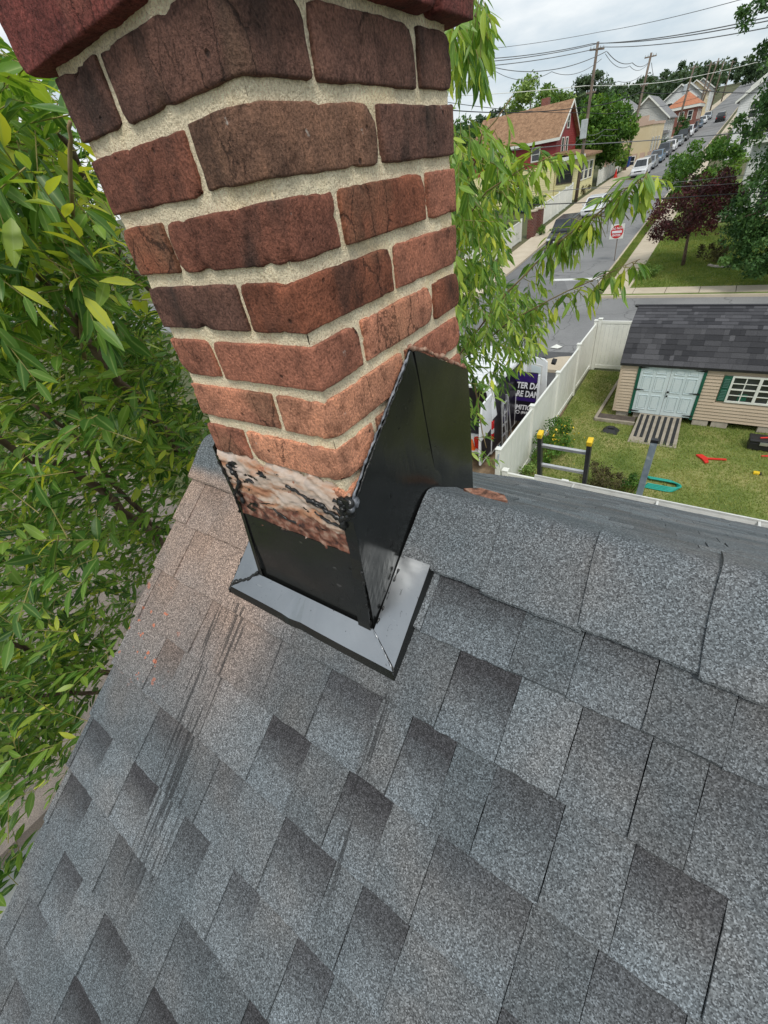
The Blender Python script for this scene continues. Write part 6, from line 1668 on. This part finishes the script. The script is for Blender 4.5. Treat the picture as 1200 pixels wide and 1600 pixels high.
def simple_tree(name, label, base, crowns, leaf, size, mat, tr=.14, group=None, cat='tree', limbs_=9, part='crown', trunkmat='bark', lean=0):
    t = thing(name, base, label, cat, group)
    A, B_, cc = [], [], []
    for (c, r_, ncl, per, cr) in crowns:
        a, b, c2 = crown_points(c, r_, ncl, per, cr); A.append(a); B_.append(b); cc.append(c2)
    A = np.concatenate(A); B_ = np.concatenate(B_); cc = np.concatenate(cc)
    V, F = quad_leaves(A, size)
    npmesh(part, V, F, MT[mat], t, {'lc': np.repeat(B_, 4)})
    b = Vector(base); c0 = Vector(crowns[0][0])
    fork = b.lerp(c0, .62)
    MB().tube([b, b.lerp(fork, .5)+Vector((lean, 0, 0)), fork], [tr*1.15, tr*.9, tr*.7], 8).build('trunk', MT[trunkmat], t, smooth=True)
    for i in rng.choice(len(cc), min(limbs_, len(cc)), replace=False):
        e = Vector(cc[i]); m_ = fork.lerp(e, .5)+Vector((0, 0, -.1*(e-fork).length))
        MB().tube([fork, m_, e], [tr*.5, tr*.32, tr*.1], 5).build('limb', MT[trunkmat], t, smooth=True)
    return t
g_ = lambda x, y: (x, y, G(y)+.1)
simple_tree('red_maple', 'dark red leaved ornamental maple on the corner lawn', g_(-1.14, 32.9), [((-1.35, 33.0, 3.5), (2.2, 1.8, 1.1), 64, 70, .5), ((-.9, 33, 4.7), (1.5, 1.2, .6), 20, 60, .42), ((-2.3, 33, 2.6), (.9, 1.0, .45), 14, 50, .36), ((-.3, 33.2, 4.0), (1.2, 1.2, .9), 18, 60, .42)], None, .16, 'leaf_red', .09)
simple_tree('shrub_tree', 'broad bright green bushy tree behind the red maple', g_(-1.6, 42), [((-1.75, 42, 4.6), (2.3, 2.0, 2.0), 80, 80, .6)], None, .24, 'leaf_mid', .12)
simple_tree('shade_tree', 'big dark green tree with drooping branches at the right edge', g_(3.8, 30.8), [((3.3, 30, 7.6), (3.2, 3.2, 3.6), 100, 150, .7), ((1.7, 28.6, 4.3), (1.5, 1.5, 1.9), 44, 130, .5), ((2.0, 28.0, 2.0), (1.9, 1.0, .7), 30, 120, .42), ((2.8, 28.3, 3.0), (2.0, 1.3, 1.6), 44, 120, .55), ((1.3, 28.5, 8.9), (1.5, 1.4, 1.9), 30, 100, .5), ((-.4, 28.3, 10.3), (1.2, .6, .5), 12, 70, .34), ((1.4, 28.5, 10.6), (1.5, 1.0, 1.4), 30, 100, .45), ((.3, 28.3, 7.2), (.8, .6, .9), 10, 70, .35)], None, .17, 'leaf_dark', .22, limbs_=26)
simple_tree('shade_tree', 'light green leafy tree part showing between the dark branches at the right edge', g_(4.2, 38), [((3.0, 37, 7.4), (2.8, 2, 2.4), 50, 90, .7)], None, .24, 'leaf_light', .16)
simple_tree('round_tree', 'dense round green tree between the red house and the cream building', g_(-17.2, 76), [((-16.4, 75, 8.1), (4.4, 3.4, 3.6), 120, 90, 1.05)], None, .46, 'leaf_mid', .26)
simple_tree('street_tree', 'small green street tree below the round tree', g_(-13.9, 80), [((-13.7, 79.5, G(80)+1.6), (.8, .8, .9), 16, 50, .4)], None, .26, 'leaf_mid', .07)
simple_tree('tall_tree', 'tall light green tree rising behind the brown gable roof', g_(-26, 80), [((-25.4, 78, 12.4), (3.6, 3, 3.0), 70, 80, 1.0), ((-22.6, 78, 11.2), (2.4, 2, 2.0), 34, 70, .9)], None, .42, 'leaf_light', .3)
simple_tree('tall_tree', 'dark green tree at far left behind the leaf branch', g_(-33, 70), [((-33, 70, 8.6), (4.6, 3.4, 3.6), 80, 80, 1.1)], None, .46, 'leaf_dark', .3)
simple_tree('tall_tree', 'dark narrow tree behind the chimney of the red house', g_(-24.5, 100), [((-23.5, 100, 13.6), (3.2, 3, 2.6), 60, 80, 1.0)], None, .46, 'leaf_far', .3)
simple_tree('hedge_tree', 'small clipped dark evergreen in front of the brick house', g_(-11.4, 121), [((-11.3, 121, G(121)+1.9), (.9, .9, 1.7), 24, 60, .5)], None, .3, 'leaf_dark', .1)
simple_tree('hedge_tree', 'dark hedge clump below the cream building', g_(-11.9, 101.5), [((-12.1, 101, G(101)+1.0), (1.4, 1.4, .9), 20, 60, .5)], None, .3, 'leaf_dark', .1)
def bush(name, label, c, r_, n, per, cr, size, mat, cat='bush', group=None):
    t = thing(name, (c[0], c[1], c[2]-r_[2]), label, cat, group)
    a, b, cs = crown_points(c, r_, n, per, cr, .2, .9)
    V, F = quad_leaves(a, size)
    npmesh('foliage', V, F, MT[mat], t, {'lc': np.repeat(b, 4)})
    mb = MB()
    for i in range(min(14, len(cs))):
        mb.tube([(c[0]+rng.normal(0, .05), c[1]+rng.normal(0, .05), c[2]-r_[2]), tuple(cs[i])], [.012, .005], 4)
    mb.build('stems', MT['twig'], t)
    return t
bush('dry_bush', 'dark half dry bush beyond the gutter by the ladder', (-.62, 10.0, .40), (.62, .45, .34), 26, 90, .16, .055, 'leaf_dry')
bush('green_bush', 'green bush between the dry bush and the steel post', (.02, 9.85, .32), (.28, .3, .3), 10, 70, .14, .07, 'leaf_mid')
b = bush('flower_bed', 'tall green weeds with yellow flowers against the vinyl fence', (-2.25, 11.0, .55), (.42, 1.15, .55), 40, 80, .20, .075, 'leaf_mid', 'plant')
Fp = np.stack([rng.normal(-2.05, .22, 60), rng.normal(11.1, .5, 60), rng.uniform(.5, 1.05, 60)], 1)
V, F = quad_leaves(Fp, .06, 2.0, .9); npmesh('flowers', V, F, MT['yellow'], b, kind='stuff')
bush('weed_clump', 'low green weeds at the foot of the fence near the gate', (-2.3, 9.5, .3), (.4, .5, .32), 16, 70, .16, .07, 'leaf_light', 'plant')
bush('grey_shrub', 'pale grey green shrub on the lawn corner by the pavement', (-2.75, 30.6, G(30.6)+.45), (.75, .6, .36), 22, 60, .22, .11, 'leaf_light')
bush('low_shrub', 'dark low shrub in the lawn bed beside the red maple', (.25, 33.4, G(33)+.7), (.8, .6, .55), 22, 60, .25, .13, 'leaf_dry')
bush('hydrangea', 'white flowering hydrangea behind the white street fence', (-15.4, 42.2, G(42)+.95), (.9, .9, .85), 36, 70, .3, .16, 'leaf_mid')
bush('front_hedge', 'green shrubs before the yellow house', (-18.8, 56.5, G(56)+.9), (2.6, 1.0, .8), 36, 60, .45, .22, 'leaf_mid')
bush('front_hedge', 'reddish brown low hedge beside the boxed pole', (-14.9, 64.8, G(64)+.5), (.9, 2.2, .5), 24, 60, .35, .2, 'leaf_dry')
bush('curb_plants', 'small plants at the base of the brick piers', (-13.1, 44.6, G(44)+.45), (.4, 1.0, .3), 14, 50, .2, .12, 'leaf_mid')
rk = thing('edging_stone', (.5, 32.3, G(32)), 'dark curved stone edging at the lawn bed under the right tree', 'edging')
MB().tube([(.15, 32.55, G(32)+.16), (.35, 32.2, G(32)+.16), (.75, 32.0, G(32)+.16), (1.2, 31.95, G(32)+.16)], .09, 6).build('stone', MT['cblock'], rk)

# ---- far wooded hillside, one mass
A = []; B_ = []
for i in range(230):
    u_ = rng.uniform(640, 1260); yy = rng.uniform(190, 420)
    az = math.atan2(*(ray(u_, 180)[:2])); x_ = CAM[0]+math.tan(az)*yy
    if -17 < x_ < 1 and yy < 330: continue
    z_ = G(yy); hh = rng.uniform(8, 13)
    a, b, _ = crown_points((x_, yy, z_+hh*.55), (hh*.36, hh*.36, hh*.46), 12, 34, hh*.16, .3)
    A.append(a); B_.append(np.clip(b*.7+rng.normal(.1, .12), 0, 1))
A = np.concatenate(A); B_ = np.concatenate(B_)
V, F = quad_leaves(A, 1.25, .5, .7)
npmesh('hillside_wood', V, F, MT['leaf_far'], None, {'lc': np.repeat(B_, 4)}, kind='stuff')
bpy.data.objects['hillside_wood']['label'] = 'far wooded hillside above the street'
# ---- grass
def grass(name, label, x0, x1, y0, y1, n, h, w_, dz, mat):
    X = rng.uniform(x0, x1, n); Y = rng.uniform(y0, y1, n)
    Zg = np.interp(Y, PY, PZ)+dz
    a = rng.uniform(0, 2*np.pi, n); hh = h*rng.uniform(.5, 1.3, n); ww = w_*rng.uniform(.6, 1.3, n)
    lx, ly = rng.normal(0, .6, n)*hh, rng.normal(0, .6, n)*hh
    B0 = np.stack([X, Y, Zg], 1); dx = np.stack([np.cos(a)*ww/2, np.sin(a)*ww/2, 0*a], 1)
    V = np.stack([B0-dx, B0+dx, B0+np.stack([lx, ly, hh], 1)], 1)
    lowf = np.sin(X*1.3+.7)*np.sin(Y*1.1+1.9)+.6*np.sin(X*2.9+Y*2.1)+.5*np.sin(Y*4.3-X*1.7)
    dry = np.clip(.34+.10*lowf+.22*np.exp(-(((X-3.0)/1.6)**2+((Y-11.3)/1.3)**2))+rng.normal(0, .13, n), 0, 1)
    o = npmesh(name, V, np.arange(n*3).reshape(n, 3), MT[mat], None, {'lc': np.repeat(dry, 3)}, kind='stuff')
    o['label'] = label
grass('lawn_grass', 'short patchy grass of the back yard', -2.68, 6.5, 6.0, 17.7, 120000, .055, .018, .008, 'blade')
grass('corner_grass', 'green grass of the corner lawn across the street', -3.15, 6, 28.7, 42, 60000, .08, .035, .11, 'blade')
grass('verge_grass', 'grass strip between kerb and pavement', -4.96, -4.42, 28.7, 50, 12000, .07, .03, .112, 'blade')
